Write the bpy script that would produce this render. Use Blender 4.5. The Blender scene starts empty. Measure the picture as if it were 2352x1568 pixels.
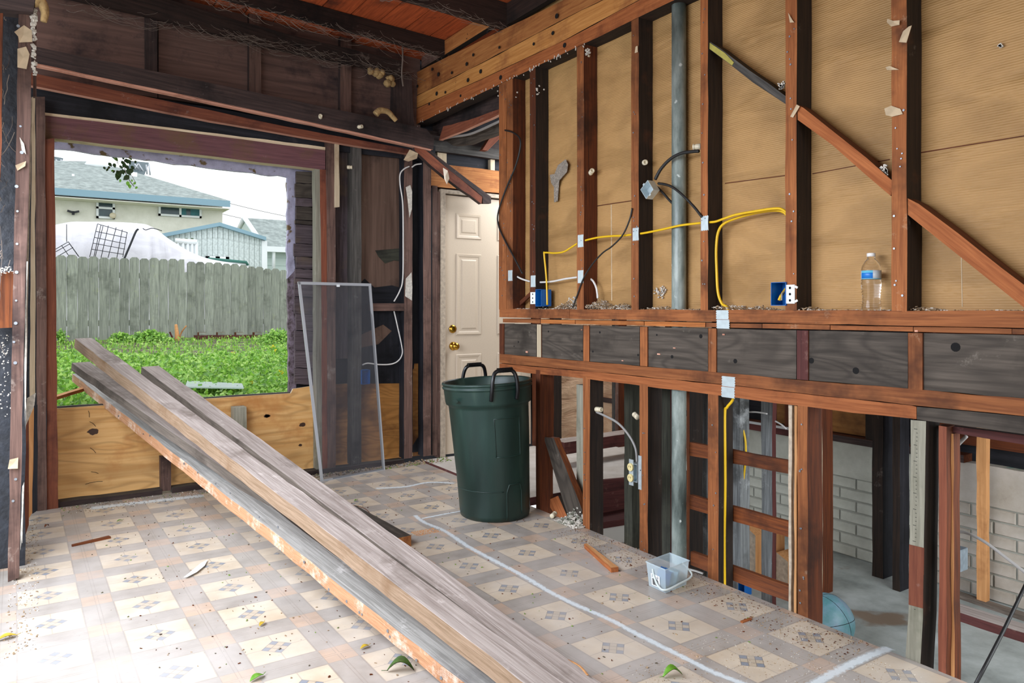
import bpy, bmesh, math, random
from mathutils import Vector, Matrix

# ---------------------------------------------------------------- camera, sky, exposure
sc = bpy.context.scene
C = sc.collection
F, TH, H, CX, HY = 1672.0, math.radians(33.05), 1.151, 1176.0, 704.0
S_, C_ = math.sin(TH), math.cos(TH)
cam_d = bpy.data.cameras.new('camera')
cam = bpy.data.objects.new('camera', cam_d)
C.objects.link(cam)
cam_d.sensor_width = 36.0
cam_d.lens = F * 36.0 / 2352.0
cam_d.shift_y = (HY - 784.0) / 2352.0
cam_d.clip_end = 300
cam.location = (0, 0, H)
cam.rotation_euler = (math.pi / 2, 0, -TH)
sc.camera = cam

world = bpy.data.worlds.new('overcast_sky')
sc.world = world
world.use_nodes = True
wn = world.node_tree.nodes
wl = world.node_tree.links
bg = wn['Background']
bg.inputs['Strength'].default_value = 1.75
wtc = wn.new('ShaderNodeTexCoord')
wnz = wn.new('ShaderNodeTexNoise'); wnz.inputs['Scale'].default_value = 1.6
wrp = wn.new('ShaderNodeValToRGB')
wrp.color_ramp.elements[0].color = (0.84, 0.91, 1.0, 1)
wrp.color_ramp.elements[1].color = (0.97, 0.99, 1.0, 1)
wl.new(wtc.outputs['Generated'], wnz.inputs['Vector'])
wl.new(wnz.outputs['Fac'], wrp.inputs['Fac'])
wl.new(wrp.outputs['Color'], bg.inputs['Color'])

def area(name, loc, rot, sx, sy, power, col=(1, 1, 1)):
    l = bpy.data.lights.new(name, 'AREA')
    l.shape = 'RECTANGLE'; l.size = sx; l.size_y = sy
    l.energy = power; l.color = col
    o = bpy.data.objects.new(name, l)
    o.location = loc; o.rotation_euler = rot
    C.objects.link(o)
    return o

# daylight through the left wall opening and onto the landing; other lamps are added fill
area('daylight_left_opening', (-.75, 2.2, 1.75), (0, math.radians(-28), 0), 1.2, 2.4, 138, (0.80, 0.87, 1.0))
area('daylight_landing', (3.75, 4.45, 2.3), (math.radians(28), math.radians(18), 0), 0.8, 0.7, 30, (0.93, 0.96, 1.0))
area('rear_fill', (0.3, -1.6, 1.9), (math.radians(78), 0, math.radians(-22)), 2.2, 1.8, 34, (1.0, 0.94, 0.86))  # added fill behind the camera to brighten the interior
area('lower_room_fill', (3.1, 0.1, 0.9), (math.radians(80), 0, math.radians(-8)), 1.2, 1.4, 34, (0.9, 0.95, 1.0))  # added fill for the lower room, no door seen there

sc.view_settings.view_transform = 'Standard'
sc.view_settings.look = 'None'
sc.view_settings.exposure = 0.12
sc.view_settings.gamma = 1.0
sc.view_settings.use_curve_mapping = False

R = random.Random(7)
X, Y, Z = Vector((1, 0, 0)), Vector((0, 1, 0)), Vector((0, 0, 1))

# ---------------------------------------------------------------- helpers
def at(px, py, ax, v):
    """world point where the sight line of a photo pixel meets the plane ax = v"""
    u = (px - CX) / F; w = (HY - py) / F
    d = Vector((S_ + u * C_, C_ - u * S_, w))
    if ax == 'X': t = v / d.x
    elif ax == 'Y': t = v / d.y
    elif ax == 'Z': t = (v - H) / d.z
    else: t = v
    return Vector((0, 0, H)) + d * t

def hx(h, k=1.0):
    h = h.lstrip('#')
    out = []
    for i in (0, 2, 4):
        c = int(h[i:i + 2], 16) / 255
        out.append(min(1.0, (c / 12.92 if c <= 0.04045 else ((c + 0.055) / 1.055) ** 2.4) * k))
    return (*out, 1)

def tag(o, label=None, cat=None, group=None, kind=None):
    if label: o['label'] = label
    if cat: o['category'] = cat
    if group: o['group'] = group
    if kind: o['kind'] = kind
    return o

def empty(name, loc, label=None, cat=None, group=None, kind=None):
    o = bpy.data.objects.new(name, None)
    o.empty_display_size = 0.05
    o.matrix_basis = Matrix.Translation(Vector(loc))
    C.objects.link(o)
    WM[o.name] = o.matrix_basis.copy()
    return tag(o, label, cat, group, kind)

WM = {}
def put(name, me, M, parent=None):
    o = bpy.data.objects.new(name, me)
    C.objects.link(o)
    o.matrix_basis = M
    WM[o.name] = M.copy()
    if parent is not None:
        o.parent = parent
        o.matrix_parent_inverse = WM[parent.name].inverted()
    return o

def frame(o, ex, ez):
    ex = ex.normalized(); ez = (ez - ex * ez.dot(ex)).normalized(); ey = ez.cross(ex)
    return Matrix(((ex.x, ey.x, ez.x, o.x), (ex.y, ey.y, ez.y, o.y), (ex.z, ey.z, ez.z, o.z), (0, 0, 0, 1)))

def mesh(name, vs, fs, mats, mi=None, smooth=False):
    me = bpy.data.meshes.new(name)
    me.from_pydata([tuple(v) for v in vs], [], fs)
    for m in (mats if isinstance(mats, (list, tuple)) else [mats]): me.materials.append(m)
    if mi: me.polygons.foreach_set('material_index', mi)
    if smooth: me.polygons.foreach_set('use_smooth', [True] * len(me.polygons))
    me.update()
    return me

def prism(name, M, poly, depth, mats, parent=None, seg=0.15, jit=0.0015, back_jit=None):
    """polygon in local XY (front face +Z), extruded back along -Z, with slightly uneven edges"""
    area2 = sum(poly[i][0] * poly[(i + 1) % len(poly)][1] - poly[(i + 1) % len(poly)][0] * poly[i][1] for i in range(len(poly)))
    if area2 < 0: poly = poly[::-1]
    pts = []
    n = len(poly)
    for i in range(n):
        a = Vector(poly[i]); b = Vector(poly[(i + 1) % n])
        L = (b - a).length
        k = max(1, min(40, int(L / seg)))
        dirn = (b - a).normalized() if L > 1e-9 else Vector((1, 0))
        nr = Vector((dirn.y, -dirn.x))
        for j in range(k):
            p = a + (b - a) * (j / k)
            if j: p = p + nr * R.uniform(-jit, jit)
            pts.append(p)
    n = len(pts)
    vs = [(p.x, p.y, R.uniform(-jit, jit) * 0.3) for p in pts] + [(p.x, p.y, -depth) for p in pts]
    fs = [tuple(range(n)), tuple(range(2 * n - 1, n - 1, -1))]
    mi = [0, len(mats) - 1 if isinstance(mats, (list, tuple)) else 0]
    for i in range(n):
        j = (i + 1) % n
        fs.append((i, n + i, n + j, j))
        mi.append(1 if isinstance(mats, (list, tuple)) and len(mats) > 1 else 0)
    return put(name, mesh(name, vs, fs, mats, mi), M, parent)

NRM = {'X': -X, 'Y': -Y, 'Z': Z}
def slab(name, pl, pts, depth, mats, parent=None, seg=0.15, jit=0.0015, grain=None):
    """a board whose front outline is given by photo pixels on a real plane (or by 3D points)"""
    P = [p if isinstance(p, Vector) else at(p[0], p[1], *pl) for p in pts]
    o = sum(P, Vector()) / len(P)
    if grain is None:
        e = max(range(len(P)), key=lambda i: (P[(i + 1) % len(P)] - P[i]).length)
        ex = P[(e + 1) % len(P)] - P[e]
    else: ex = grain
    M = frame(o, ex, NRM[pl[0]])
    Mi = M.inverted()
    poly = [tuple((Mi @ p)[:2]) for p in P]
    return prism(name, M, poly, depth, mats, parent, seg, jit)

def box(name, lo, hi, mats, parent=None, grain=None, seg=0.2, jit=0.001, front=None):
    """axis aligned box lo..hi, front face normal -X, -Y or +Z"""
    lo = Vector(lo); hi = Vector(hi)
    d = hi - lo
    fr = front or 'Z'
    if fr == 'Z': P = [Vector((lo.x, lo.y, hi.z)), Vector((hi.x, lo.y, hi.z)), Vector((hi.x, hi.y, hi.z)), Vector((lo.x, hi.y, hi.z))]; dep = d.z
    elif fr == 'X': P = [Vector((lo.x, lo.y, lo.z)), Vector((lo.x, hi.y, lo.z)), Vector((lo.x, hi.y, hi.z)), Vector((lo.x, lo.y, hi.z))]; dep = d.x
    else: P = [Vector((lo.x, lo.y, lo.z)), Vector((hi.x, lo.y, lo.z)), Vector((hi.x, lo.y, hi.z)), Vector((lo.x, lo.y, hi.z))]; dep = d.y
    return slab(name, (fr, 0), P, dep, mats, parent, seg, jit, grain)

def timber(name, p0, p1, w, t, mats, up=Z, parent=None, seg=0.1, jit=0.002):
    """board from p0 to p1: the axis runs along the middle of its top face"""
    ex = p1 - p0
    M = frame(p0, ex, up)
    L = ex.length
    return prism(name, M, [(0, -w / 2), (L, -w / 2), (L, w / 2), (0, w / 2)], t, mats, parent, seg, jit)

def smooth_pts(pts, k=6):
    P = [pts[0]] + list(pts) + [pts[-1]]
    out = []
    for i in range(1, len(P) - 2):
        a, b, c, d = P[i - 1], P[i], P[i + 1], P[i + 2]
        for j in range(k):
            t = j / k
            out.append(0.5 * ((2 * b) + (c - a) * t + (2 * a - 5 * b + 4 * c - d) * t * t + (3 * b - a - 3 * c + d) * t ** 3))
    out.append(P[-2])
    return out

def tube_geo(pts, r, n=8, flat=1.0, caps=True):
    vs, fs = [], []
    prev = None
    m = len(pts)
    for i, p in enumerate(pts):
        t = (pts[min(i + 1, m - 1)] - pts[max(i - 1, 0)])
        t = t.normalized() if t.length > 1e-9 else Z
        if prev is None:
            a = Z if abs(t.z) < 0.9 else X
            prev = t.cross(a).normalized()
        u = (prev - t * prev.dot(t)); u = u.normalized() if u.length > 1e-6 else t.orthogonal().normalized()
        prev = u
        v = t.cross(u)
        rr = r(i / (m - 1)) if callable(r) else r
        for k in range(n):
            an = 2 * math.pi * k / n
            vs.append(p + u * math.cos(an) * rr + v * math.sin(an) * rr * flat)
    for i in range(m - 1):
        for k in range(n):
            a = i * n + k; b = i * n + (k + 1) % n
            fs.append((a, b, b + n, a + n))
    if caps:
        fs.append(tuple(range(n - 1, -1, -1))); fs.append(tuple(range((m - 1) * n, m * n)))
    return vs, fs

def tube(name, pts, r, mat, parent=None, n=8, flat=1.0, k=6):
    P = smooth_pts(pts, k) if k > 1 else pts
    o = P[0].copy()
    vs, fs = tube_geo([p - o for p in P], r, n, flat)
    return put(name, mesh(name, vs, fs, mat, None, True), Matrix.Translation(o), parent)

def lathe(name, prof, mat, M, parent=None, n=32, smooth=True, deform=None):
    vs, fs = [], []
    for r, z in prof:
        for k in range(n):
            a = 2 * math.pi * k / n
            vs.append(Vector((r * math.cos(a), r * math.sin(a), z)))
    m = len(prof)
    for i in range(m - 1):
        for k in range(n):
            a = i * n + k; b = i * n + (k + 1) % n
            fs.append((a, b, b + n, a + n))
    if prof[0][0] > 1e-6: fs.append(tuple(range(n - 1, -1, -1)))
    if prof[-1][0] > 1e-6 and prof[-1][1] != prof[0][1]: fs.append(tuple(range((m - 1) * n, m * n)))
    if deform: vs = [deform(v) for v in vs]
    return put(name, mesh(name, vs, fs, mat, None, smooth), M, parent)

def joined(name, parts, mats, parent=None, origin=None, smooth=False):
    """parts: list of (verts, faces, material index) in world space, joined in one mesh"""
    vs, fs, mi = [], [], []
    for v, f, m in parts:
        b = len(vs); vs += [Vector(p) for p in v]
        fs += [tuple(i + b for i in q) for q in f]; mi += [m] * len(f)
    o = origin or (sum(vs, Vector()) / max(1, len(vs)))
    return put(name, mesh(name, [v - o for v in vs], fs, mats, mi, smooth), Matrix.Translation(o), parent)

def bx(c, d, rot=None):
    c = Vector(c)
    vs = []
    for sx in (-1, 1):
        for sy in (-1, 1):
            for sz in (-1, 1):
                v = Vector((sx * d[0] / 2, sy * d[1] / 2, sz * d[2] / 2))
                if rot: v = rot @ v
                vs.append(c + v)
    return vs, [(0, 1, 3, 2), (4, 6, 7, 5), (0, 4, 5, 1), (2, 3, 7, 6), (0, 2, 6, 4), (1, 5, 7, 3)]

def disc(c, n, r, t=0.002, k=8):
    c = Vector(c); n = Vector(n).normalized()
    u = n.orthogonal().normalized(); v = n.cross(u)
    vs = [c + (u * math.cos(2 * math.pi * i / k) + v * math.sin(2 * math.pi * i / k)) * r for i in range(k)]
    vs += [p + n * t for p in vs]
    fs = [tuple(range(k, 2 * k))] + [(i, (i + 1) % k, k + (i + 1) % k, k + i) for i in range(k)]
    return vs, fs

def nails(name, pts, n, r, mat, parent):
    o = joined(name, [(*disc(p, n, r * R.uniform(.7, 1.2)), 0) for p in pts], [mat], parent)
    o['kind'] = 'stuff'
    return o

# ---------------------------------------------------------------- materials
def mat_base(name):
    m = bpy.data.materials.new(name); m.use_nodes = True
    nt = m.node_tree
    return m, nt.nodes, nt.links, nt.nodes['Principled BSDF']

def plain(name, col, rough=0.6, metal=0.0, bump=0.0, scale=30, var=0.0, **kw):
    m, N, L, P = mat_base(name)
    P.inputs['Base Color'].default_value = col
    P.inputs['Roughness'].default_value = rough
    P.inputs['Metallic'].default_value = metal
    for k, v in kw.items(): P.inputs[k].default_value = v
    if bump or var:
        tc = N.new('ShaderNodeTexCoord'); nz = N.new('ShaderNodeTexNoise')
        nz.inputs['Scale'].default_value = scale; nz.inputs['Detail'].default_value = 6
        L.new(tc.outputs['Object'], nz.inputs['Vector'])
        if bump:
            b = N.new('ShaderNodeBump'); b.inputs['Strength'].default_value = bump; b.inputs['Distance'].default_value = 0.01
            L.new(nz.outputs['Fac'], b.inputs['Height']); L.new(b.outputs['Normal'], P.inputs['Normal'])
        if var:
            rp = N.new('ShaderNodeValToRGB')
            rp.color_ramp.elements[0].position = 0.3; rp.color_ramp.elements[1].position = 0.7
            rp.color_ramp.elements[0].color = tuple(c * (1 - var) for c in col[:3]) + (1,)
            rp.color_ramp.elements[1].color = tuple(min(1, c * (1 + var)) for c in col[:3]) + (1,)
            L.new(nz.outputs['Fac'], rp.inputs['Fac']); L.new(rp.outputs['Color'], P.inputs['Base Color'])
    return m

def mixrgb(N, L, fac, a, b, mode='MIX'):
    mx = N.new('ShaderNodeMix'); mx.data_type = 'RGBA'; mx.blend_type = mode
    for inp, v in ((0, fac), (6, a), (7, b)):
        if isinstance(v, (int, float)): mx.inputs[inp].default_value = v
        elif isinstance(v, tuple): mx.inputs[inp].default_value = v
        else: L.new(v, mx.inputs[inp])
    return mx.outputs[2]

def mth(N, L, op, a, b=None, c=None):
    n = N.new('ShaderNodeMath'); n.operation = op
    for i, v in enumerate((a, b, c)):
        if v is None: continue
        if isinstance(v, (int, float)): n.inputs[i].default_value = v
        else: L.new(v, n.inputs[i])
    return n.outputs[0]

def ramp(N, L, src, stops, interp='LINEAR'):
    r = N.new('ShaderNodeValToRGB'); r.color_ramp.interpolation = interp
    e = r.color_ramp.elements
    while len(e) < len(stops): e.new(0.5)
    for i, (p, c) in enumerate(stops):
        e[i].position = p; e[i].color = c if isinstance(c, tuple) else (c, c, c, 1)
    L.new(src, r.inputs['Fac'])
    return r.outputs['Color']

def wood(name, c0, c1, stain=None, amount=0.35, grain=1.0, rough=0.75, bump=0.35, dust=None, dust_amt=0.0, spots=None, spot_lo=0.62, rings=0.0, knots=None):
    """grain along local X; stain = colour of large blotches, dust = pale film in small flakes"""
    m, N, L, P = mat_base(name)
    tc = N.new('ShaderNodeTexCoord'); oi = N.new('ShaderNodeObjectInfo')
    rnd = mth(N, L, 'MULTIPLY', oi.outputs['Random'], 37.0)
    cb = N.new('ShaderNodeCombineXYZ')
    for i in range(3): L.new(rnd, cb.inputs[i])
    va = N.new('ShaderNodeVectorMath'); va.operation = 'ADD'
    L.new(tc.outputs['Object'], va.inputs[0]); L.new(cb.outputs[0], va.inputs[1])
    mp = N.new('ShaderNodeMapping'); mp.inputs['Scale'].default_value = (1.3 * grain, 26 * grain, 26 * grain)
    L.new(va.outputs[0], mp.inputs['Vector'])
    g = N.new('ShaderNodeTexNoise'); g.inputs['Scale'].default_value = 3.2; g.inputs['Detail'].default_value = 7; g.inputs['Roughness'].default_value = 0.62
    g.inputs['Distortion'].default_value = 0.4
    L.new(mp.outputs[0], g.inputs['Vector'])
    col = ramp(N, L, g.outputs['Fac'], [(0.32, c0), (0.68, c1)])
    if rings:
        mp2 = N.new('ShaderNodeMapping'); mp2.inputs['Scale'].default_value = (0.8, 3.0, 3.0)
        L.new(va.outputs[0], mp2.inputs['Vector'])
        r1 = N.new('ShaderNodeTexNoise'); r1.inputs['Scale'].default_value = 1.6; r1.inputs['Detail'].default_value = 1.0; r1.inputs['Distortion'].default_value = 0.9
        L.new(mp2.outputs[0], r1.inputs['Vector'])
        s = mth(N, L, 'MULTIPLY', r1.outputs['Fac'], 60.0)
        s = mth(N, L, 'SINE', s)
        s = mth(N, L, 'MULTIPLY_ADD', s, 0.5, 0.5)
        s = mth(N, L, 'POWER', s, 2.2)
        col = mixrgb(N, L, mth(N, L, 'MULTIPLY', s, rings), col, tuple(x * 0.55 for x in c0[:3]) + (1,))
    if stain:
        b = N.new('ShaderNodeTexNoise'); b.inputs['Scale'].default_value = 2.6; b.inputs['Detail'].default_value = 5; b.inputs['Roughness'].default_value = 0.65
        L.new(va.outputs[0], b.inputs['Vector'])
        f = ramp(N, L, b.outputs['Fac'], [(0.62 - amount * 0.4, 0.0), (0.78 - amount * 0.3, 1.0)])
        col = mixrgb(N, L, f, col, stain)
    if spots:
        v = N.new('ShaderNodeTexNoise'); v.inputs['Scale'].default_value = 38; v.inputs['Detail'].default_value = 3
        L.new(va.outputs[0], v.inputs['Vector'])
        col = mixrgb(N, L, ramp(N, L, v.outputs['Fac'], [(spot_lo, 0.0), (spot_lo + 0.06, 1.0)]), col, spots)
    if dust:
        v = N.new('ShaderNodeTexNoise'); v.inputs['Scale'].default_value = 7; v.inputs['Detail'].default_value = 10; v.inputs['Roughness'].default_value = 0.75
        L.new(va.outputs[0], v.inputs['Vector'])
        col = mixrgb(N, L, ramp(N, L, v.outputs['Fac'], [(0.62 - dust_amt * 0.3, 0.0), (0.78 - dust_amt * 0.25, 0.9)]), col, dust)
    # each board a little lighter or darker than the next
    hv = N.new('ShaderNodeHueSaturation')
    L.new(mth(N, L, 'MULTIPLY_ADD', oi.outputs['Random'], 0.36, 0.82), hv.inputs['Value'])
    L.new(col, hv.inputs['Color'])
    L.new(hv.outputs['Color'], P.inputs['Base Color'])
    P.inputs['Roughness'].default_value = rough
    P.inputs['Specular IOR Level'].default_value = 0.3
    if bump:
        bp = N.new('ShaderNodeBump'); bp.inputs['Strength'].default_value = bump; bp.inputs['Distance'].default_value = 0.004
        L.new(g.outputs['Fac'], bp.inputs['Height']); L.new(bp.outputs['Normal'], P.inputs['Normal'])
    return m

W = {}
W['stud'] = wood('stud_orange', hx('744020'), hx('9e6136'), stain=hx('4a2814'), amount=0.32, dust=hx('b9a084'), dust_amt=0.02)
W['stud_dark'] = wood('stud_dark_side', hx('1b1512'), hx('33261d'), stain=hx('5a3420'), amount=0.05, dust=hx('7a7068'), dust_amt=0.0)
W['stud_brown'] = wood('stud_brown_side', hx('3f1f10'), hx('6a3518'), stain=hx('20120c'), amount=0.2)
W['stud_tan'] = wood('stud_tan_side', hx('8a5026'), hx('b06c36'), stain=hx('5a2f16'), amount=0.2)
W['beam'] = wood('beam_orange', hx('94572c'), hx('bd8048'), stain=hx('6a381c'), amount=0.22, spots=hx('2a1a10'), spot_lo=0.70)
W['beam2'] = wood('beam_gold', hx('a66c34'), hx('c88f50'), stain=hx('80492a'), amount=0.2, spots=hx('2a1a10'), spot_lo=0.72)
W['beam3'] = wood('beam_red', hx('844722'), hx('ac673a'), stain=hx('5a2c16'), amount=0.2, spots=hx('cfc0ac'), spot_lo=0.76)
W['joist'] = wood('joist_dark', hx('1f1714'), hx('3a2a24'), stain=hx('120e0e'), amount=0.3, dust=hx('8a7a70'), dust_amt=0.05)
W['deck'] = wood('deck_red', hx('8a3e1e'), hx('b8582e'), stain=hx('4a2418'), amount=0.3, dust=hx('2a1a16'), dust_amt=0.1)
W['ledger'] = wood('ledger_dark', hx('2e2524'), hx('4c3c38'), stain=hx('1c1818'), amount=0.3, dust=hx('8f8480'), dust_amt=0.02)
W['edge'] = wood('fresh_edge', hx('c08068'), hx('e0b098'), stain=hx('8a5844'), amount=0.2)
W['red'] = wood('red_stain', hx('6a3828'), hx('8a5038'), stain=hx('43221c'), amount=0.25, dust=hx('b09a90'), dust_amt=0.0)
W['header'] = wood('header_red', hx('5c3c40'), hx('785052'), stain=hx('6c5434'), amount=0.3, dust=hx('9a86a0'), dust_amt=0.0)
W['black'] = wood('sheathing_black', hx('15161a'), hx('2a2a30'), stain=hx('0c0c10'), amount=0.3, dust=hx('4a4448'), dust_amt=0.05, grain=0.5)
W['upper'] = wood('upper_panel', hx('54403a'), hx('765a50'), stain=hx('1c1a20'), amount=0.16, grain=0.4, dust=hx('322a2e'), dust_amt=0.15)
W['ply'] = wood('plywood_knotty', hx('cc9656'), hx('e0b478'), stain=hx('b87c42'), amount=0.22, grain=0.45, rings=0.45, bump=0.1, rough=0.6)
W['ply_dark'] = wood('plywood_shaded', hx('9a6630'), hx('b98346'), stain=hx('5e3a1c'), amount=0.35, grain=0.45, rings=0.4, bump=0.1, rough=0.6)  # darker plywood copy, shade put into its colour
W['wallboard'] = wood('aged_paperboard', hx('5e483c'), hx('84695a'), stain=hx('3a2e2a'), amount=0.2, grain=0.3, dust=hx('8a7462'), dust_amt=0.12)
W['greystud'] = wood('grey_stud', hx('35322f'), hx('5b5752'), stain=hx('231f1e'), amount=0.25, dust=hx('8f8c88'), dust_amt=0.05)
W['redstud'] = wood('red_grey_stud', hx('4e3a34'), hx('755a4f'), stain=hx('2a1d1a'), amount=0.3, dust=hx('a39488'), dust_amt=0.1)
W['pale'] = wood('pale_wood', hx('b9a588'), hx('d8c6a8'), stain=hx('9a8468'), amount=0.15)
W['green'] = wood('treated_green', hx('7f7c6c'), hx('a5a190'), stain=hx('5c5e48'), amount=0.2, dust=hx('c9c6b4'), dust_amt=0.05)
W['siding'] = wood('old_siding', hx('3c3234'), hx('62565a'), stain=hx('6a5a48'), amount=0.25, dust=hx('6a5f66'), dust_amt=0.05)
W['blockdark'] = wood('block_dark', hx('3a332c'), hx('5a5148'), stain=hx('2a241e'), amount=0.25, rings=0.5, grain=0.7, dust=hx('8c8478'), dust_amt=0.0)
W['maroon'] = wood('maroon_paint', hx('43201e'), hx('5f322e'), stain=hx('2c1412'), amount=0.2, dust=hx('8c6a60'), dust_amt=0.1)
W['lum_top'] = wood('lumber_grey_top', hx('78756f'), hx('a8a49e'), stain=hx('6e6a68'), amount=0.12, dust=hx('cfc9c4'), dust_amt=0.1, bump=0.6)
W['lum_brown'] = wood('lumber_brown_top', hx('857870'), hx('b0a49c'), stain=hx('66594f'), amount=0.15, dust=hx('d0c4bc'), dust_amt=0.12, bump=0.6)
W['lum_side'] = wood('lumber_painted_side', hx('a0714f'), hx('c2926e'), stain=hx('8a5f40'), amount=0.15, dust=hx('e2d6c8'), dust_amt=0.35, bump=0.9, grain=1.5)
W['lum_tan'] = wood('lumber_tan_side', hx('776049'), hx('98806a'), stain=hx('6a4c30'), amount=0.2, bump=0.8, grain=1.4)
W['lum_dark'] = wood('lumber_dark_side', hx('4f463e'), hx('7b7066'), stain=hx('38302a'), amount=0.25, bump=0.6)
W['fence'] = wood('fence_grey', hx('747870'), hx('a4a89a'), stain=hx('666a60'), amount=0.2, dust=hx('9da37e'), dust_amt=0.12, bump=0.6)
W['walnut'] = wood('lath_brown', hx('4a2410'), hx('7c421c'), stain=hx('2c1408'), amount=0.3)
W['fir'] = wood('new_fir', hx('b07a4a'), hx('d09a66'), stain=hx('8c5a34'), amount=0.12)
W['mottled'] = wood('mottled_grey', hx('5c5e5e'), hx('8c8f8e'), stain=hx('3a3a38'), amount=0.3, dust=hx('b5b8b8'), dust_amt=0.2, bump=0.9, grain=1.2)
W['ochre'] = plain('ochre_paint', hx('a59a48'), 0.6, var=0.15, scale=30)
W['darkgreen'] = wood('dark_green_grey', hx('2c2c24'), hx('4a4a3e'), stain=hx('1c1c18'), amount=0.3)
W['tar'] = plain('tar_paper', hx('1c1f26'), 0.55, bump=0.6, scale=25, var=0.5)
W['nail'] = plain('nail_zinc', hx('8f949a'), 0.4, 0.7)
W['steel'] = plain('galvanised_steel', hx('c6d2d6'), 0.35, 0.55, var=0.1, scale=40)
W['alu'] = plain('aluminium_frame', hx('b9bcc0'), 0.4, 0.35)
W['blue'] = plain('blue_plastic', hx('0a5da8'), 0.35, var=0.08, scale=40)
W['yellow'] = plain('yellow_sheath', hx('e0b416'), 0.4)
W['blackcable'] = plain('black_sheath', hx('1b1a1a'), 0.5)
W['greycable'] = plain('grey_sheath', hx('8f8c88'), 0.5)
W['whitecable'] = plain('white_sheath', hx('d8d5d0'), 0.5)
W['porcelain'] = plain('porcelain', hx('d8ccb0'), 0.3)
W['hole'] = plain('hole_shade_and_ink', hx('070606'), 0.95)  # flat black: shade inside holes put into colour, also ink and marks
W['foam'] = plain('foam_yellow', hx('a88a5c'), 0.9, bump=0.9, scale=40, var=0.3)
W['plaster'] = plain('plaster_crumbs', hx('c9c2b6'), 0.9, var=0.25, scale=60)
W['duff'] = plain('wood_duff', hx('9b8468'), 0.9, var=0.4, scale=60)
W['paperbit'] = plain('paper_scrap', hx('bfa98a'), 0.8, var=0.2, scale=20)
W['doorpaint'] = plain('door_cream', hx('cbb9a2'), 0.45, bump=0.05, scale=120, var=0.03)
W['jambpaint'] = plain('jamb_cream', hx('b0a08c'), 0.6, bump=0.4, scale=40, var=0.25)
W['brass'] = plain('brass', hx('c79a3c'), 0.22, 1.0)
W['leafgreen'] = plain('leaf_green', hx('5f8f2a'), 0.4, var=0.3, scale=50)
W['leafdark'] = plain('leaf_dark_green', hx('36501f'), 0.4, var=0.35, scale=40)
W['leafyellow'] = plain('leaf_yellow', hx('b3952c'), 0.5, var=0.3, scale=60)
W['web'] = plain('cobweb', hx('75685e'), 0.9)

def paper_mat(name, c0, c1, wr=0.5, stainc='8c6c40'):
    m, N, L, P = mat_base(name)
    tc = N.new('ShaderNodeTexCoord')
    mp = N.new('ShaderNodeMapping'); mp.inputs['Scale'].default_value = (1, 3.2, 1)
    L.new(tc.outputs['Object'], mp.inputs['Vector'])
    n1 = N.new('ShaderNodeTexNoise'); n1.inputs['Scale'].default_value = 2.2; n1.inputs['Detail'].default_value = 6; n1.inputs['Distortion'].default_value = 0.8
    L.new(mp.outputs[0], n1.inputs['Vector'])
    sp = N.new('ShaderNodeSeparateXYZ'); L.new(tc.outputs['Object'], sp.inputs[0])
    rib = mth(N, L, 'SINE', mth(N, L, 'MULTIPLY', sp.outputs[1], 2 * math.pi / 0.008))
    col = ramp(N, L, n1.outputs['Fac'], [(0.3, c0), (0.55, c1), (0.75, c1)])
    n2 = N.new('ShaderNodeTexNoise'); n2.inputs['Scale'].default_value = 5; n2.inputs['Detail'].default_value = 8
    L.new(tc.outputs['Object'], n2.inputs['Vector'])
    col = mixrgb(N, L, ramp(N, L, n2.outputs['Fac'], [(0.5, 0.0), (0.8, 0.5)]), col, hx(stainc))
    col = mixrgb(N, L, mth(N, L, 'MULTIPLY_ADD', rib, 0.05, 0.05), col, hx(stainc))
    L.new(col, P.inputs['Base Color'])
    P.inputs['Roughness'].default_value = 0.62
    hsum = mth(N, L, 'ADD', mth(N, L, 'MULTIPLY', n1.outputs['Fac'], wr), mth(N, L, 'MULTIPLY', rib, 0.012))
    bp = N.new('ShaderNodeBump'); bp.inputs['Strength'].default_value = 0.8; bp.inputs['Distance'].default_value = 0.05
    L.new(hsum, bp.inputs['Height']); L.new(bp.outputs['Normal'], P.inputs['Normal'])
    return m
W['paper'] = paper_mat('kraft_paper', hx('9a7544'), hx('b48b56'), 0.6, '7c5a34')
W['paper2'] = paper_mat('wrinkled_paper', hx('9a7050'), hx('c8a888'), 2.2, '6e4c34')

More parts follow.
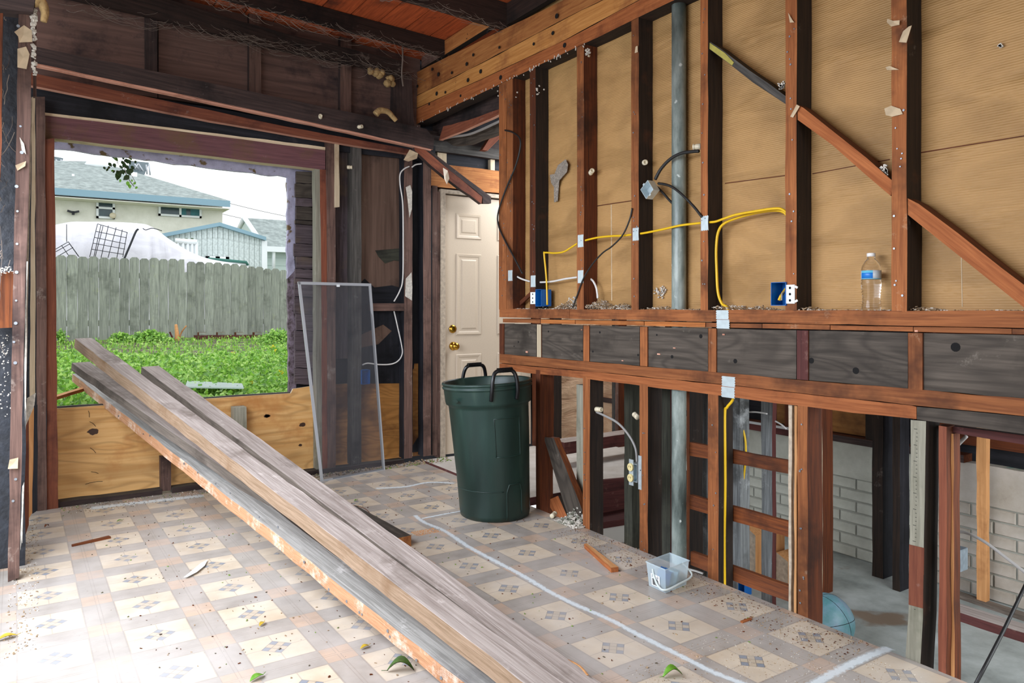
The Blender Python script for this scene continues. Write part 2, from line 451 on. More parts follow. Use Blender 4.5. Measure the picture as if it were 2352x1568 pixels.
def floor_mat():
    m, N, L, P = mat_base('vinyl_tile_print')
    tc = N.new('ShaderNodeTexCoord')
    sp = N.new('ShaderNodeSeparateXYZ'); L.new(tc.outputs['Object'], sp.inputs[0])
    M = lambda op, a, b=None, c=None: mth(N, L, op, a, b, c)
    x, y = sp.outputs[0], sp.outputs[1]
    # sheet skewed by a hair
    xs = M('ADD', x, M('MULTIPLY', M('SUBTRACT', y, 1.87), 0.022))
    fx = M('SUBTRACT', M('FRACT', M('ADD', M('DIVIDE', M('SUBTRACT', xs, 1.936), 0.3115), 20.5)), 0.5)
    fy = M('SUBTRACT', M('FRACT', M('ADD', M('DIVIDE', M('SUBTRACT', y, 1.872), 0.3142), 20.5)), 0.5)
    ax, ay = M('ABSOLUTE', fx), M('ABSOLUTE', fy)
    mx = M('MAXIMUM', ax, ay); mn = M('MINIMUM', ax, ay)
    dia = M('ADD', ax, ay)
    nz = N.new('ShaderNodeTexNoise'); nz.inputs['Scale'].default_value = 9; nz.inputs['Detail'].default_value = 8
    L.new(tc.outputs['Object'], nz.inputs['Vector'])
    nf = N.new('ShaderNodeTexNoise'); nf.inputs['Scale'].default_value = 70; nf.inputs['Detail'].default_value = 4
    L.new(tc.outputs['Object'], nf.inputs['Vector'])
    strip = ramp(N, L, nz.outputs['Fac'], [(0.3, hx('8e857b')), (0.7, hx('aba298'))])
    beige = ramp(N, L, nz.outputs['Fac'], [(0.3, hx('bda98e')), (0.7, hx('d6c6ae'))])
    corner = ramp(N, L, nz.outputs['Fac'], [(0.3, hx('a88e78')), (0.7, hx('c2a68e'))])
    lt = lambda a, b: M('LESS_THAN', a, b)
    gt = lambda a, b: M('GREATER_THAN', a, b)
    col = mixrgb(N, L, gt(mn, 0.335), strip, corner)
    col = mixrgb(N, L, lt(mx, 0.325), col, beige)
    # dark joint lines
    ln = M('MAXIMUM', M('MULTIPLY', lt(M('ABSOLUTE', M('SUBTRACT', mx, 0.325)), 0.007), lt(mx, 0.335)), lt(M('ABSOLUTE', M('SUBTRACT', ax, 0.335)), 0.004))
    ln = M('MAXIMUM', ln, lt(M('ABSOLUTE', M('SUBTRACT', ay, 0.335)), 0.004))
    ln = M('MAXIMUM', ln, lt(M('ABSOLUTE', M('SUBTRACT', mx, 0.482)), 0.005))
    cross = M('MULTIPLY', M('MULTIPLY', lt(mn, 0.006), gt(dia, 0.165)), lt(mx, 0.325))
    ln = M('MAXIMUM', ln, cross)
    col = mixrgb(N, L, M('MULTIPLY', ln, 0.45), col, hx('7a6c60'))
    # centre motif of nine small lozenges
    a = M('ABSOLUTE', M('ADD', fx, fy)); b = M('ABSOLUTE', M('SUBTRACT', fx, fy))
    inner = lt(M('MAXIMUM', a, b), 0.165)
    blue = M('MULTIPLY', gt(a, 0.055), gt(b, 0.055))
    mc = mixrgb(N, L, blue, hx('b8a890'), hx('7b828c'))
    ml = M('MAXIMUM', lt(M('ABSOLUTE', M('SUBTRACT', a, 0.055)), 0.006), lt(M('ABSOLUTE', M('SUBTRACT', b, 0.055)), 0.006))
    ml = M('MAXIMUM', ml, gt(M('MAXIMUM', a, b), 0.155))
    mc = mixrgb(N, L, M('MULTIPLY', ml, 0.7), mc, hx('6a5c50'))
    col = mixrgb(N, L, inner, col, mc)
    # dust and grime
    nd = N.new('ShaderNodeTexNoise'); nd.inputs['Scale'].default_value = 2.2; nd.inputs['Detail'].default_value = 9; nd.inputs['Roughness'].default_value = 0.7
    L.new(tc.outputs['Object'], nd.inputs['Vector'])
    col = mixrgb(N, L, ramp(N, L, nd.outputs['Fac'], [(0.38, 0.05), (0.72, 0.7)]), col, hx('b9b2ac'))
    col = mixrgb(N, L, ramp(N, L, nf.outputs['Fac'], [(0.68, 0.0), (0.74, 0.5)]), col, hx('6e6256'))
    L.new(col, P.inputs['Base Color'])
    L.new(M('MULTIPLY_ADD', nd.outputs['Fac'], 0.42, 0.16), P.inputs['Roughness'])
    P.inputs['Specular IOR Level'].default_value = 0.6
    bp = N.new('ShaderNodeBump'); bp.inputs['Strength'].default_value = 0.12; bp.inputs['Distance'].default_value = 0.003
    L.new(M('ADD', M('MULTIPLY', ln, -0.6), nf.outputs['Fac']), bp.inputs['Height']); L.new(bp.outputs['Normal'], P.inputs['Normal'])
    return m
W['vinyl'] = floor_mat()

def speck_mat(name, stops, scale, detail=8, rough=0.8, bump=0.3, extra=None, sc=(1, 1, 1), dist=0.0):
    m, N, L, P = mat_base(name)
    tc = N.new('ShaderNodeTexCoord'); mp = N.new('ShaderNodeMapping'); mp.inputs['Scale'].default_value = sc
    L.new(tc.outputs['Object'], mp.inputs['Vector'])
    nz = N.new('ShaderNodeTexNoise'); nz.inputs['Scale'].default_value = scale; nz.inputs['Detail'].default_value = detail; nz.inputs['Roughness'].default_value = 0.65
    nz.inputs['Distortion'].default_value = dist
    L.new(mp.outputs[0], nz.inputs['Vector'])
    col = ramp(N, L, nz.outputs['Fac'], stops)
    if extra:
        n2 = N.new('ShaderNodeTexNoise'); n2.inputs['Scale'].default_value = extra[0]; n2.inputs['Detail'].default_value = 6
        L.new(tc.outputs['Object'], n2.inputs['Vector'])
        col = mixrgb(N, L, ramp(N, L, n2.outputs['Fac'], [(extra[1], 0.0), (extra[1] + 0.05, 1.0)]), col, extra[2])
    L.new(col, P.inputs['Base Color']); P.inputs['Roughness'].default_value = rough
    bp = N.new('ShaderNodeBump'); bp.inputs['Strength'].default_value = bump; bp.inputs['Distance'].default_value = 0.01
    L.new(nz.outputs['Fac'], bp.inputs['Height']); L.new(bp.outputs['Normal'], P.inputs['Normal'])
    return m
W['concrete'] = speck_mat('concrete_slab', [(0.3, hx('6d7470')), (0.5, hx('9aa09c')), (0.7, hx('b8bebb'))], 3.0, rough=0.5, extra=(2.0, 0.62, hx('7a6a5a')))
W['brick'] = speck_mat('painted_brick', [(0.3, hx('a5a598')), (0.7, hx('c2c3b6'))], 6, extra=(7, 0.70, hx('8a4a2a')))
W['brick_old'] = speck_mat('stained_brick', [(0.28, hx('4e463c')), (0.42, hx('a39a8c')), (0.6, hx('b8b0a6')), (0.72, hx('8f9a5c'))], 2.6, extra=(5, 0.64, hx('5f8a78')), bump=0.6)
W['mortar'] = plain('mortar', hx('a5a599'), 0.9)
W['stucco'] = speck_mat('stucco_cream', [(0.3, hx('dcdacc')), (0.7, hx('eeece0'))], 3, bump=0.3)
W['shingle'] = speck_mat('asphalt_shingle', [(0.3, hx('6d7672')), (0.5, hx('8a938f')), (0.7, hx('a7b0ab'))], 5, sc=(1, 1, 1), bump=0.4)
W['lavender'] = speck_mat('lavender_paint_peeling', [(0.3, hx('908c9e')), (0.6, hx('b4b0c6'))], 9, extra=(14, 0.60, hx('6a5638')), bump=0.6)
W['crack'] = speck_mat('alligatored_paint', [(0.38, hx('3a2f2c')), (0.5, hx('6f6068')), (0.65, hx('8a7c88'))], 22, bump=1.0)
W['tarp'] = speck_mat('white_tarp', [(0.3, hx('c9c6cc')), (0.7, hx('e6e4ea'))], 1.5, rough=0.5, bump=0.4, sc=(1, 1, 2.5), dist=1.5)
W['shedpaint'] = speck_mat('shed_whitewash', [(0.3, hx('a9b3b0')), (0.6, hx('d5dedb'))], 6, sc=(3, 3, 0.6), bump=0.2)
W['soil'] = speck_mat('soil', [(0.3, hx('3e362c')), (0.7, hx('6f6450'))], 6, extra=(3, 0.5, hx('6f8a3a')))
W['fascia'] = plain('blue_fascia', hx('7f9fac'), 0.5)
W['whitetrim'] = plain('white_trim', hx('e8ecec'), 0.5)
W['winglass'] = plain('dark_window', hx('2b4347'), 0.15, var=0.25, scale=3)
W['curtain'] = plain('teal_curtain', hx('2f6a70'), 0.6, var=0.3, scale=6)

# ---------------------------------------------------------------- floors and ground
floor = box('floor', (-0.16, -2.2, -0.03), (2.385, 4.93, 0.0), [W['vinyl'], W['stud_tan']], jit=0, seg=9, grain=X)
# material coordinates of the floor follow the world: re-seat the origin
def reorigin(o, p=Vector((0, 0, 0))):
    M = o.matrix_basis.copy()
    T = Matrix.Translation(p)
    o.data.transform(T.inverted() @ M)
    o.matrix_basis = T; WM[o.name] = T.copy()
reorigin(floor)
tag(floor, 'worn vinyl sheet floor printed with beige tiles and small blue lozenges', 'floor', kind='structure')
lowfloor = box('floor_lower', (2.40, -1.5, -0.40), (4.15, 4.0, -0.35), [W['concrete']], jit=0, seg=9)
tag(lowfloor, 'grey concrete slab of the lower room behind the stud wall', 'floor', kind='structure')
landing = box('floor_landing', (2.42, 3.62, -0.05), (4.08, 4.95, 0.0), [speck_mat('landing_dusty', [(0.3, hx('b5aca0')), (0.7, hx('d6d0c8'))], 5), W['maroon']], seg=9, jit=0)
tag(landing, 'dusty pale landing beyond the open studs, level with the vinyl floor', 'floor', kind='structure')
slab('riser', ('Y', 3.62), [(1300, 1112), (1560, 1085), (1560, 1168), (1300, 1200)], 0.03, [W['maroon']], landing)
slab('ledge', ('Z', -0.18), [(1300, 1187), (1560, 1150), (1560, 1172), (1300, 1212)], 0.04, [W['maroon']], landing)
slab('lower_panel', ('Y', 3.5), [(1330, 1205), (1560, 1172), (1560, 1340), (1330, 1340)], 0.02, [plain('white_panel', hx('d8d4cc'), 0.5)], landing)

# white sprayed layout line on the floor
def spray(name, pts, w, parent):
    m, N, L, P = mat_base('white_spray_paint')
    P.inputs['Base Color'].default_value = hx('e6eef0')
    tc = N.new('ShaderNodeTexCoord'); nz = N.new('ShaderNodeTexNoise'); nz.inputs['Scale'].default_value = 60; nz.inputs['Detail'].default_value = 5
    at_ = N.new('ShaderNodeAttribute'); at_.attribute_name = 'edge'
    L.new(tc.outputs['Object'], nz.inputs['Vector'])
    f = mth(N, L, 'ADD', at_.outputs['Fac'], mth(N, L, 'MULTIPLY', mth(N, L, 'SUBTRACT', nz.outputs['Fac'], 0.5), 1.4))
    L.new(mth(N, L, 'MINIMUM', mth(N, L, 'MAXIMUM', f, 0.0), 0.72), P.inputs['Alpha'])
    P3 = smooth_pts([Vector((*at(a, b, 'Z', 0)[:2], 0.0015)) for a, b in pts], 6)
    vs, fs, ed = [], [], []
    cols = [(-1, 0.0), (-0.4, 0.75), (0, 1.0), (0.4, 0.75), (1, 0.0)]
    for i, p in enumerate(P3):
        t = (P3[min(i + 1, len(P3) - 1)] - P3[max(i - 1, 0)]).normalized(); nn = t.cross(Z)
        for c, e in cols: vs.append(p + nn * w * c); ed.append(e if 0 < i < len(P3) - 1 else 0.0)
    for i in range(len(P3) - 1):
        for k in range(4):
            a = i * 5 + k; fs.append((a, a + 1, a + 6, a + 5))
    me = mesh(name, vs, fs, m)
    me.attributes.new('edge', 'FLOAT', 'POINT').data.foreach_set('value', ed)
    o = put(name, me, Matrix.Identity(4), parent)
    return o
spray('paint_line', [(952, 1183), (975, 1200), (1022, 1220), (1075, 1255), (1130, 1285), (1200, 1322), (1260, 1358), (1320, 1388), (1400, 1423), (1470, 1460), (1560, 1505), (1640, 1545), (1700, 1568), (1760, 1590)], 0.017, floor)
spray('paint_line', [(965, 1192), (1010, 1183), (1070, 1172)], 0.013, floor)
spray('paint_line', [(1840, 1590), (1890, 1560), (1950, 1528), (2005, 1503), (2045, 1488)], 0.022, floor)
spray('paint_line', [(860, 1122), (930, 1118), (985, 1108), (1045, 1110)], 0.022, floor)
spray('paint_line', [(205, 1168), (290, 1158), (380, 1148), (470, 1138)], 0.045, floor)

# garden outside
ground = box('ground', (-9, 5.22, -0.4), (14, 12.0, 0.42), [W['soil']], jit=0, seg=30)
me = ground.data
tag(ground, 'garden soil outside the window opening', 'ground', kind='structure')
g2 = box('ground_beyond', (-30, 12.0, 0.0), (40, 60, 0.45), [W['soil']], jit=0, seg=60)
tag(g2, 'ground beyond the fence', 'ground', kind='structure')
# re-shape the garden plane so that it rises to the fence
ground.data.clear_geometry()
ground.data.from_pydata([(-9, 5.22, .40), (14, 5.22, .40), (14, 13.2, .68), (-9, 13.2, .66), (-9, 5.22, -.3), (14, 5.22, -.3), (14, 13.2, -.3), (-9, 13.2, -.3)], [],
                        [(0, 1, 2, 3), (7, 6, 5, 4), (0, 4, 5, 1), (1, 5, 6, 2), (2, 6, 7, 3), (3, 7, 4, 0)])
ground.data.materials.clear(); ground.data.materials.append(W['soil'])
ground.matrix_basis = Matrix.Identity(4); WM[ground.name] = Matrix.Identity(4)
def gz(y): return .40 + (y - 5.22) / 7.98 * .27

# ---------------------------------------------------------------- right wall: paper sheathing, studs, plates
XS = 2.39
wall_right = box('wall_right', (2.482, 0.35, 1.09), (2.50, 3.80, 3.0), [W['paper'], W['stud_brown']], front='X', grain=Y, seg=9, jit=0)
tag(wall_right, 'open stud wall with brown kraft paper behind its studs', 'wall', kind='structure')

def ypx(px, xp=XS): return at(px, 600, 'X', xp).y
def stud(a, b, zlo, zhi, fm, sm, xp=XS, dep=0.09, parent=wall_right, name='stud', nl=8, nseed=None):
    y1, y0 = ypx(a, xp), ypx(b, xp)
    P = [Vector((xp, y1, zlo)), Vector((xp, y1, zhi)), Vector((xp, y0, zhi)), Vector((xp, y0, zlo))]
    o = slab(name, ('X', xp), P, dep, [fm, sm], parent, seg=0.12, jit=0.0018, grain=Z)
    if nl:
        pts = [Vector((xp - .001, R.uniform(y0 + .008, y1 - .008), R.uniform(zlo + .05, zhi - .05))) for _ in range(nl)]
        nails('nail_heads', pts, -X, 0.0033, W['nail'], o)
    return o
up = [  # front face from pixel column a to b; material of face and of side
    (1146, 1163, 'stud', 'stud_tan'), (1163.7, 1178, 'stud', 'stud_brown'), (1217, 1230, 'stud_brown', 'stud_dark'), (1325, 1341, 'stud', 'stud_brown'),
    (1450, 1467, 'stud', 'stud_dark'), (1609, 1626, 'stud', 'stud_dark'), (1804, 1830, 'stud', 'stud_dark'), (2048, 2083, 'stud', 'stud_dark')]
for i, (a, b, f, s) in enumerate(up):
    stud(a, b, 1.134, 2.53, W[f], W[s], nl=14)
stud(2480, 2540, 1.134, 2.53, W['stud'], W['stud_dark'], nl=0)
# plates
def xslab(name, pts, dep, f, s, xp=XS, parent=wall_right, seg=0.1, jit=0.0018, grain=None):
    return slab(name, ('X', xp), pts, dep, [W[f], W[s]], parent, seg, jit, grain)
xslab('plate', [(1147, 709), (1308, 710), (1308, 731.5), (1147, 728)], .09, 'stud', 'stud_tan', grain=Y)
xslab('plate', [(1308.7, 710), (2500, 714), (2500, 757), (1308.7, 731.5)], .09, 'stud', 'stud_tan', grain=Y)
shim = [1155, 1242, 1322, 1480, 1621, 1751, 1907, 2098, 2325, 2500]
for a, b in zip(shim[:-1], shim[1:]):
    t = lambda x: 731.5 + (x - 1155) * .0200
    u = lambda x: 741 + (x - 1155) * .0226
    xslab('shim', [(a, t(a)), (b - 1.2, t(b)), (b - 1.2, u(b) - 1), (a, u(a) - 1)], .085, R.choice(['stud', 'stud', 'stud_tan']), 'stud_brown', xp=XS + R.uniform(0, .008), grain=Y)
tp = lambda x: 743 + (x - 1155) * .0226
bt = lambda x: 812 + (x - 1146) * .0858
for a, b in [(1158, 1232), (1244, 1339), (1354, 1469), (1488, 1626), (1646, 1829), (1858, 2085), (2120, 2500)]:
    xslab('board', [(a, tp(a)), (b, tp(b)), (b, bt(b)), (a, bt(a))], .045, 'blockdark', 'stud_dark', xp=XS + .006, grain=Y)
for a, b, f in [(1147, 1157, 'stud_brown'), (1233, 1243, 'pale'), (1340, 1353, 'stud'), (1470, 1487, 'stud'), (1627, 1645, 'stud'), (1830.5, 1856, 'maroon'), (2086, 2119, 'stud')]:
    xslab('cripple', [(a, tp(a)), (b, tp(b)), (b, bt(b)), (a, bt(a))], .08, f, 'stud_brown', grain=Z)
# bored holes in the dark boards: flat black discs paint their inner shade
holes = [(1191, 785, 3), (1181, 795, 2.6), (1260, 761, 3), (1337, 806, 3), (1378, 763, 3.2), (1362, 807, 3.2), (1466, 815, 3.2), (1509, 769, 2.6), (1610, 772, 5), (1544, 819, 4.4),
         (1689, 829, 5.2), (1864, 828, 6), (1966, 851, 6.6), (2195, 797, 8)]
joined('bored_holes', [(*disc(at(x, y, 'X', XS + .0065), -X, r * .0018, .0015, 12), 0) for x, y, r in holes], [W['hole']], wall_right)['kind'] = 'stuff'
chips = [(1549, 799, .014, .004), (1513, 813, .018, .006), (1430, 828, .012, .004), (1336, 757, .008, .006), (1210, 808, .02, .01), (1662, 768, .012, .006), (2105, 760, .01, .006)]
joined('torn_fibre', [(*bx(at(x, y, 'X', XS + .004), (.003, a, b)), 0) for x, y, a, b in chips], [W['edge']], wall_right)['kind'] = 'stuff'
# double plate below
xslab('plate', [(1147, 812.5), (2500, 929), (2500, 969), (2094, 930), (1637, 880), (1337, 851), (1147, 833)], .09, 'stud', 'stud_tan', grain=Y)
xslab('plate', [(1147, 834), (1337, 852), (1637, 881), (2094, 931), (2105, 934), (2105, 962), (1960, 948), (1640, 906.5), (1318, 866), (1147, 850)], .09, 'beam3', 'stud_brown', grain=Y)
xslab('plate', [(2106, 934), (2500, 970), (2500, 1016), (2106, 963)], .09, 'blockdark', 'stud_dark', grain=Y)

# lower studs, reaching down past the floor edge to the lower slab
ZL = -0.35
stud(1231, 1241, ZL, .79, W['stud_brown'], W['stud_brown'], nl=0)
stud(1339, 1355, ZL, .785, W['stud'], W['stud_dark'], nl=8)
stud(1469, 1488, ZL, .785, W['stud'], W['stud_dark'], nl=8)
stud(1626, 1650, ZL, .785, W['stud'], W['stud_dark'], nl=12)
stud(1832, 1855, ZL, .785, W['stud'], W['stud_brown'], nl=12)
g = xslab('stud', [(2091.5, 964), (2127, 967), (2122, 1240), (2120, 1420), (2110, 1620), (2076, 1600), (2087, 1400), (2090, 1250)], .085, 'green', 'stud_dark', grain=Z)
tag(g, 'grey-painted stud with a row of small tick marks')
xslab('patch', [(2088, 1250), (2121.5, 1258), (2119.5, 1397), (2087, 1388)], .004, 'red', 'red', xp=XS - .002, grain=Z)
ticks = []
for k in range(46):
    py = 985 + k * 9.2
    if 1245 < py < 1395: continue
    c = at(2103 - (py - 985) * .012 + (3 if k % 4 else 0), py, 'X', XS - .0005)
    ticks.append((*bx(c, (.001, .004 + (.006 if k % 4 == 0 else 0), .0012)), 0))
joined('tick_marks', ticks, [W['hole']], g)['kind'] = 'stuff'
xslab('stud', [(2156, 977), (2174, 980), (2174, 1600), (2156, 1590)], .05, 'red', 'stud_brown', xp=XS + .03, grain=Z)
xslab('stud', [(2174.5, 994), (2190, 996), (2192, 1610), (2174.5, 1600)], .04, 'fir', 'stud_brown', xp=XS + .06, grain=Z)
xslab('nailer', [(2160, 975), (2500, 1018), (2500, 1045), (2160, 988)], .03, 'maroon', 'stud_dark', xp=XS + .07, grain=Y)
# three cross rails between lower studs
xr = 2.487
for t in ([(1583, 1015), (1830, 1061), (1830, 1091), (1583, 1046)], [(1584, 1136), (1830, 1203), (1830, 1239), (1584, 1168)], [(1586, 1266), (1830, 1352), (1830, 1388), (1586, 1297)]):
    xslab('rail', t, .022, 'walnut', 'walnut', xp=xr, grain=Y)
xslab('casing', [(1811, 929), (1819, 930), (1817, 1420), (1811, 1418)], .03, 'jambpaint', 'jambpaint', xp=XS + .015, grain=Z)
xslab('casing', [(1819.5, 930), (1824, 931), (1823, 1420), (1818, 1420)], .045, 'jambpaint', 'jambpaint', xp=XS + .03, grain=Z)
xslab('casing', [(1824.5, 931), (1831, 932), (1829, 1422), (1823.5, 1421)], .03, 'fir', 'fir', xp=XS + .012, grain=Z)

# diagonal braces between the upper studs
xslab('brace', [(1626, 92), (1656, 112), (1683, 133), (1806, 222), (1806, 240), (1730, 190), (1682, 152), (1626, 110)], .05, 'greystud', 'stud_dark', xp=XS + .012)
xslab('patch', [(1627, 96), (1665, 122), (1685, 143), (1681, 150), (1627, 110)], .003, 'ochre', 'ochre', xp=XS + .009)
xslab('brace', [(1831, 240), (1846, 248), (1912, 300), (1990, 362), (2052, 417), (2046, 450), (1985, 398), (1912, 333), (1832, 275)], .055, 'beam3', 'stud_brown', xp=XS + .005)
xslab('brace', [(2084, 455), (2110, 468), (2200, 535), (2300, 615), (2420, 705), (2420, 760), (2352, 706), (2250, 625), (2150, 545), (2084, 492)], .06, 'beam3', 'stud_brown', xp=XS + .005)

# long beam over the opening, made of three boards
bp0 = [(945, 172), (1159, 66), (1310, -8), (1700, -200)]
beam = empty('header_beam', (2.39, 5.0, 2.5), 'long orange timber beam with bored holes across the top of the stud wall', 'beam')
def bslab(pts, f, xp=XS):
    return slab('board', ('X', xp), pts, .09, [W[f], W['stud_dark']], beam, .12, .002, Y)
bslab([(942, 173), (1159, 66), (1700, -198), (1700, -160), (1300, 41), (1120, 137), (944, 226)], 'beam', XS + .004)
bslab([(944, 227.5), (1120, 138.5), (1300, 42.5), (1700, -158), (1700, -125), (1300, 90), (1130, 170), (948, 252)], 'beam2')
bslab([(948, 253), (1130, 171), (1300, 91), (1700, -123), (1700, -72), (1300, 120), (951, 288)], 'beam3', XS - .003)
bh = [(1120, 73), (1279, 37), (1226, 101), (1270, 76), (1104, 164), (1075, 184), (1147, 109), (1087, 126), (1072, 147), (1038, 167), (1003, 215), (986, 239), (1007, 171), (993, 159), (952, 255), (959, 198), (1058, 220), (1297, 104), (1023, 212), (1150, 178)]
joined('bored_holes', [(*disc(at(x, y, 'X', XS - .005), -X, R.uniform(.008, .015), .003, 10), 0) for x, y in bh], [W['hole']], beam)['kind'] = 'stuff'  # flat black discs paint the shade inside the bores
frz = []
for k in range(60):
    px = R.uniform(955, 1350); py = 288 - .481 * (px - 951) + R.uniform(-4, 6)
    frz.append((*bx(at(px, py, 'X', XS - .004), (.003, R.uniform(.002, .006), R.uniform(.004, .018)), Matrix.Rotation(R.uniform(-.8, .8), 3, 'X')), 0))
joined('plaster_frizz', frz, [W['plaster']], beam)['kind'] = 'stuff'

# ---------------------------------------------------------------- ceiling: deck boards, joists
def zc(x, z0=3.02): return z0 + .045 * (2.39 - x)
ceiling = put('ceiling', mesh('ceiling', [(-.4, -2.0, zc(-.4) + .03), (4.3, -2.0, zc(4.3) + .03), (4.3, 5.1, zc(4.3) + .03), (-.4, 5.1, zc(-.4) + .03),
                                         (-.4, -2.0, zc(-.4) + .06), (4.3, -2.0, zc(4.3) + .06), (4.3, 5.1, zc(4.3) + .06), (-.4, 5.1, zc(-.4) + .06)],
                              [(0, 1, 2, 3), (7, 6, 5, 4), (0, 4, 5, 1), (1, 5, 6, 2), (2, 6, 7, 3), (3, 7, 4, 0)], W['tar']), Matrix.Identity(4))  # carried on unseen behind the camera to cut the sky light
tag(ceiling, 'open ceiling of red-brown roof boards between dark joists', 'ceiling', kind='structure')
xb = -.38
while xb < 2.58:
    w_ = .19; x1 = min(xb + w_ - .009, 2.6)
    y0, y1 = 1.25, 5.0
    vs = [Vector((x, y, zc(x) + dz)) for dz in (0, .022) for x, y in ((xb, y0), (x1, y0), (x1, y1), (xb, y1))]
    o = Vector(((xb + x1) / 2, y0, zc(xb)))
    M = frame(o, Y, -Z); Mi = M.inverted()
    put('deck_board', mesh('deck_board', [Mi @ v for v in vs], [(0, 3, 2, 1), (4, 5, 6, 7), (0, 1, 5, 4), (1, 2, 6, 5), (2, 3, 7, 6), (3, 0, 4, 7)], W['deck']), M, ceiling)
    xb += w_
for yj, zb, zt, x1, dep in [(3.77, 2.86, 3.018, 2.50, .045), (4.534, 2.911, 3.018, 2.392, .045), (3.0, 2.86, 3.018, 2.5, .045), (2.2, 2.86, 3.018, 2.5, .045)]:
    z = lambda x, b: b + .045 * (2.39 - x)
    P = [Vector((-.35, yj, z(-.35, zb))), Vector((x1, yj, z(x1, zb))), Vector((x1, yj, z(x1, zt))), Vector((-.35, yj, z(-.35, zt)))]
    slab('joist', ('Y', yj), P, dep, [W['joist'], W['joist']], ceiling, .15, .003)
# blocking along the beam top
box('blocking', (2.385, 3.82, 2.915), (2.43, 4.53, 3.012), [W['beam'], W['stud_dark']], ceiling, front='X', grain=Y)
box('blocking', (2.40, 4.585, 2.93), (2.44, 4.93, 3.012), [W['redstud'], W['stud_dark']], ceiling, front='X', grain=Y)
box('blocking', (2.41, 2.2, 2.88), (2.45, 3.765, 3.012), [W['joist'], W['stud_dark']], ceiling, front='X', grain=Y)

# unseen wall added behind the camera to block sky light, with a gap
rear_sky_block = empty('rear_sky_block', (2, -2.0, 0), 'dark unseen wall with a gap, added behind the camera to block sky light', 'wall', kind='structure')
for x0_, x1_, z0_, z1_ in ((-.4, -.2, 0, 3.0), (1.3, 4.3, -.4, 3.0), (-.2, 1.3, 2.1, 3.0)):
    box('panel', (x0_, -2.05, z0_), (x1_, -2.0, z1_), [W['upper'], W['upper']], rear_sky_block, front='Y', grain=X, seg=9)
# ---------------------------------------------------------------- back wall
YF, YS = 4.93, 5.02
wall_back = empty('wall_back', (1.2, YS, 0), 'stripped back wall of dark sheathing and red-brown framing around the big opening', 'wall', kind='structure')
def yslab(name, pts, dep, f, s=None, yp=YF, parent=wall_back, seg=0.12, jit=0.002, grain=None):
    return slab(name, ('Y', yp), pts, dep, [W[f], W[s or f]], parent, seg, jit, grain)
def yrect(name, x0, x1, z0, z1, dep, f, s=None, yp=YF, parent=wall_back, grain=None, seg=.15):
    P = [Vector((x0, yp, z0)), Vector((x1, yp, z0)), Vector((x1, yp, z1)), Vector((x0, yp, z1))]
    return slab(name, ('Y', yp), P, dep, [W[f], W[s or f]], parent, seg, .002, grain)
xpx = lambda px, y=YF: at(px, 600, 'Y', y).x
for x0_, x1_, z0_, z1_ in ((-.7, 4.3, 2.10, 3.25), (-.7, .06, -.2, 2.10), (1.50, 4.3, -.2, 2.10)):
    yrect('outer_sheathing', x0_, x1_, z0_, z1_, .02, 'black', yp=5.13, grain=X, seg=9)
# upper panels between short studs (above the long header)
for a, b in ((-.25, .62), (.625, 1.24), (1.245, 1.84), (1.845, 2.42)):
    yrect('panel', a, b, 2.45, 3.12, .02, 'upper', yp=YS - .03, grain=X)
for a, b, f in ((335, 362, 'ledger'), (573, 601, 'redstud'), (783, 808, 'redstud')):
    P = [Vector((xpx(a), YF + .01, 2.5)), Vector((xpx(b), YF + .01, 2.5)), Vector((xpx(b), YF + .01, 3.1)), Vector((xpx(a), YF + .01, 3.1))]
    slab('stud', ('Y', YF), P, .06, [W[f], W['ledger']], wall_back, .15, .002, Z)
# rim joist at the head of the wall
yslab('rim', [(60, -28), (361, 41), (582, 100), (778, 141), (924, 173), (924, 140), (700, 88), (551, 48), (60, -100)], .04, 'joist', yp=YF - .05)
yslab('post', [(905, 168), (945, 172), (952, 300), (990, 310), (900, 290)], .05, 'ledger', yp=YF + .01, grain=Z)
# long sloping header with its fresh lower edge, and the red ledger below
yslab('header', [(70, 104), (82, 107), (799, 256.5), (980, 296), (997, 318), (995, 343), (988, 342), (799, 299), (77, 144), (66, 142)], .045, 'ledger', 'edge', yp=YF - .12)
yslab('header_edge', [(68, 143), (77, 145), (799, 300), (990, 343), (990, 346), (799, 304), (77, 150), (66, 148)], .04, 'edge', yp=YF - .115)
yslab('ledger', [(66, 165), (77, 168), (480, 252), (654, 290), (800, 317), (980, 350), (975, 358), (800, 332), (654, 307), (480, 277), (77, 197), (66, 195)], .05, 'red', 'edge', yp=YF - .06)
yslab('sheathing', [(60, 175), (1000, 335), (1000, 372), (760, 345), (60, 262)], .015, 'black', yp=YF + .03)
# dark sheathing strips behind everything on the right of the opening
for a, b, z0, z1, f in ((750, 812, .78, 2.33, 'siding'), (826, 932, .78, 2.33, 'wallboard'), (940, 1000, .05, 2.33, 'black')):
    yrect('sheathing_panel', xpx(a, YS), xpx(b, YS), z0, z1, .015, f, yp=YS, grain=Z)
# torn dark paper
yslab('torn_paper', [(820, 700), (930, 690), (930, 880), (822, 880), (824, 800), (870, 790), (900, 760), (880, 745), (826, 770)], .003, 'black', yp=YS - .004)
yslab('torn_paper', [(862, 575), (920, 570), (921, 600), (905, 598), (885, 605), (870, 590)], .003, 'darkgreen', yp=YS - .004)
yslab('torn_paper', [(822, 655), (838, 640), (860, 660), (900, 655), (925, 662), (925, 700), (822, 700)], .003, 'black', yp=YS - .003)
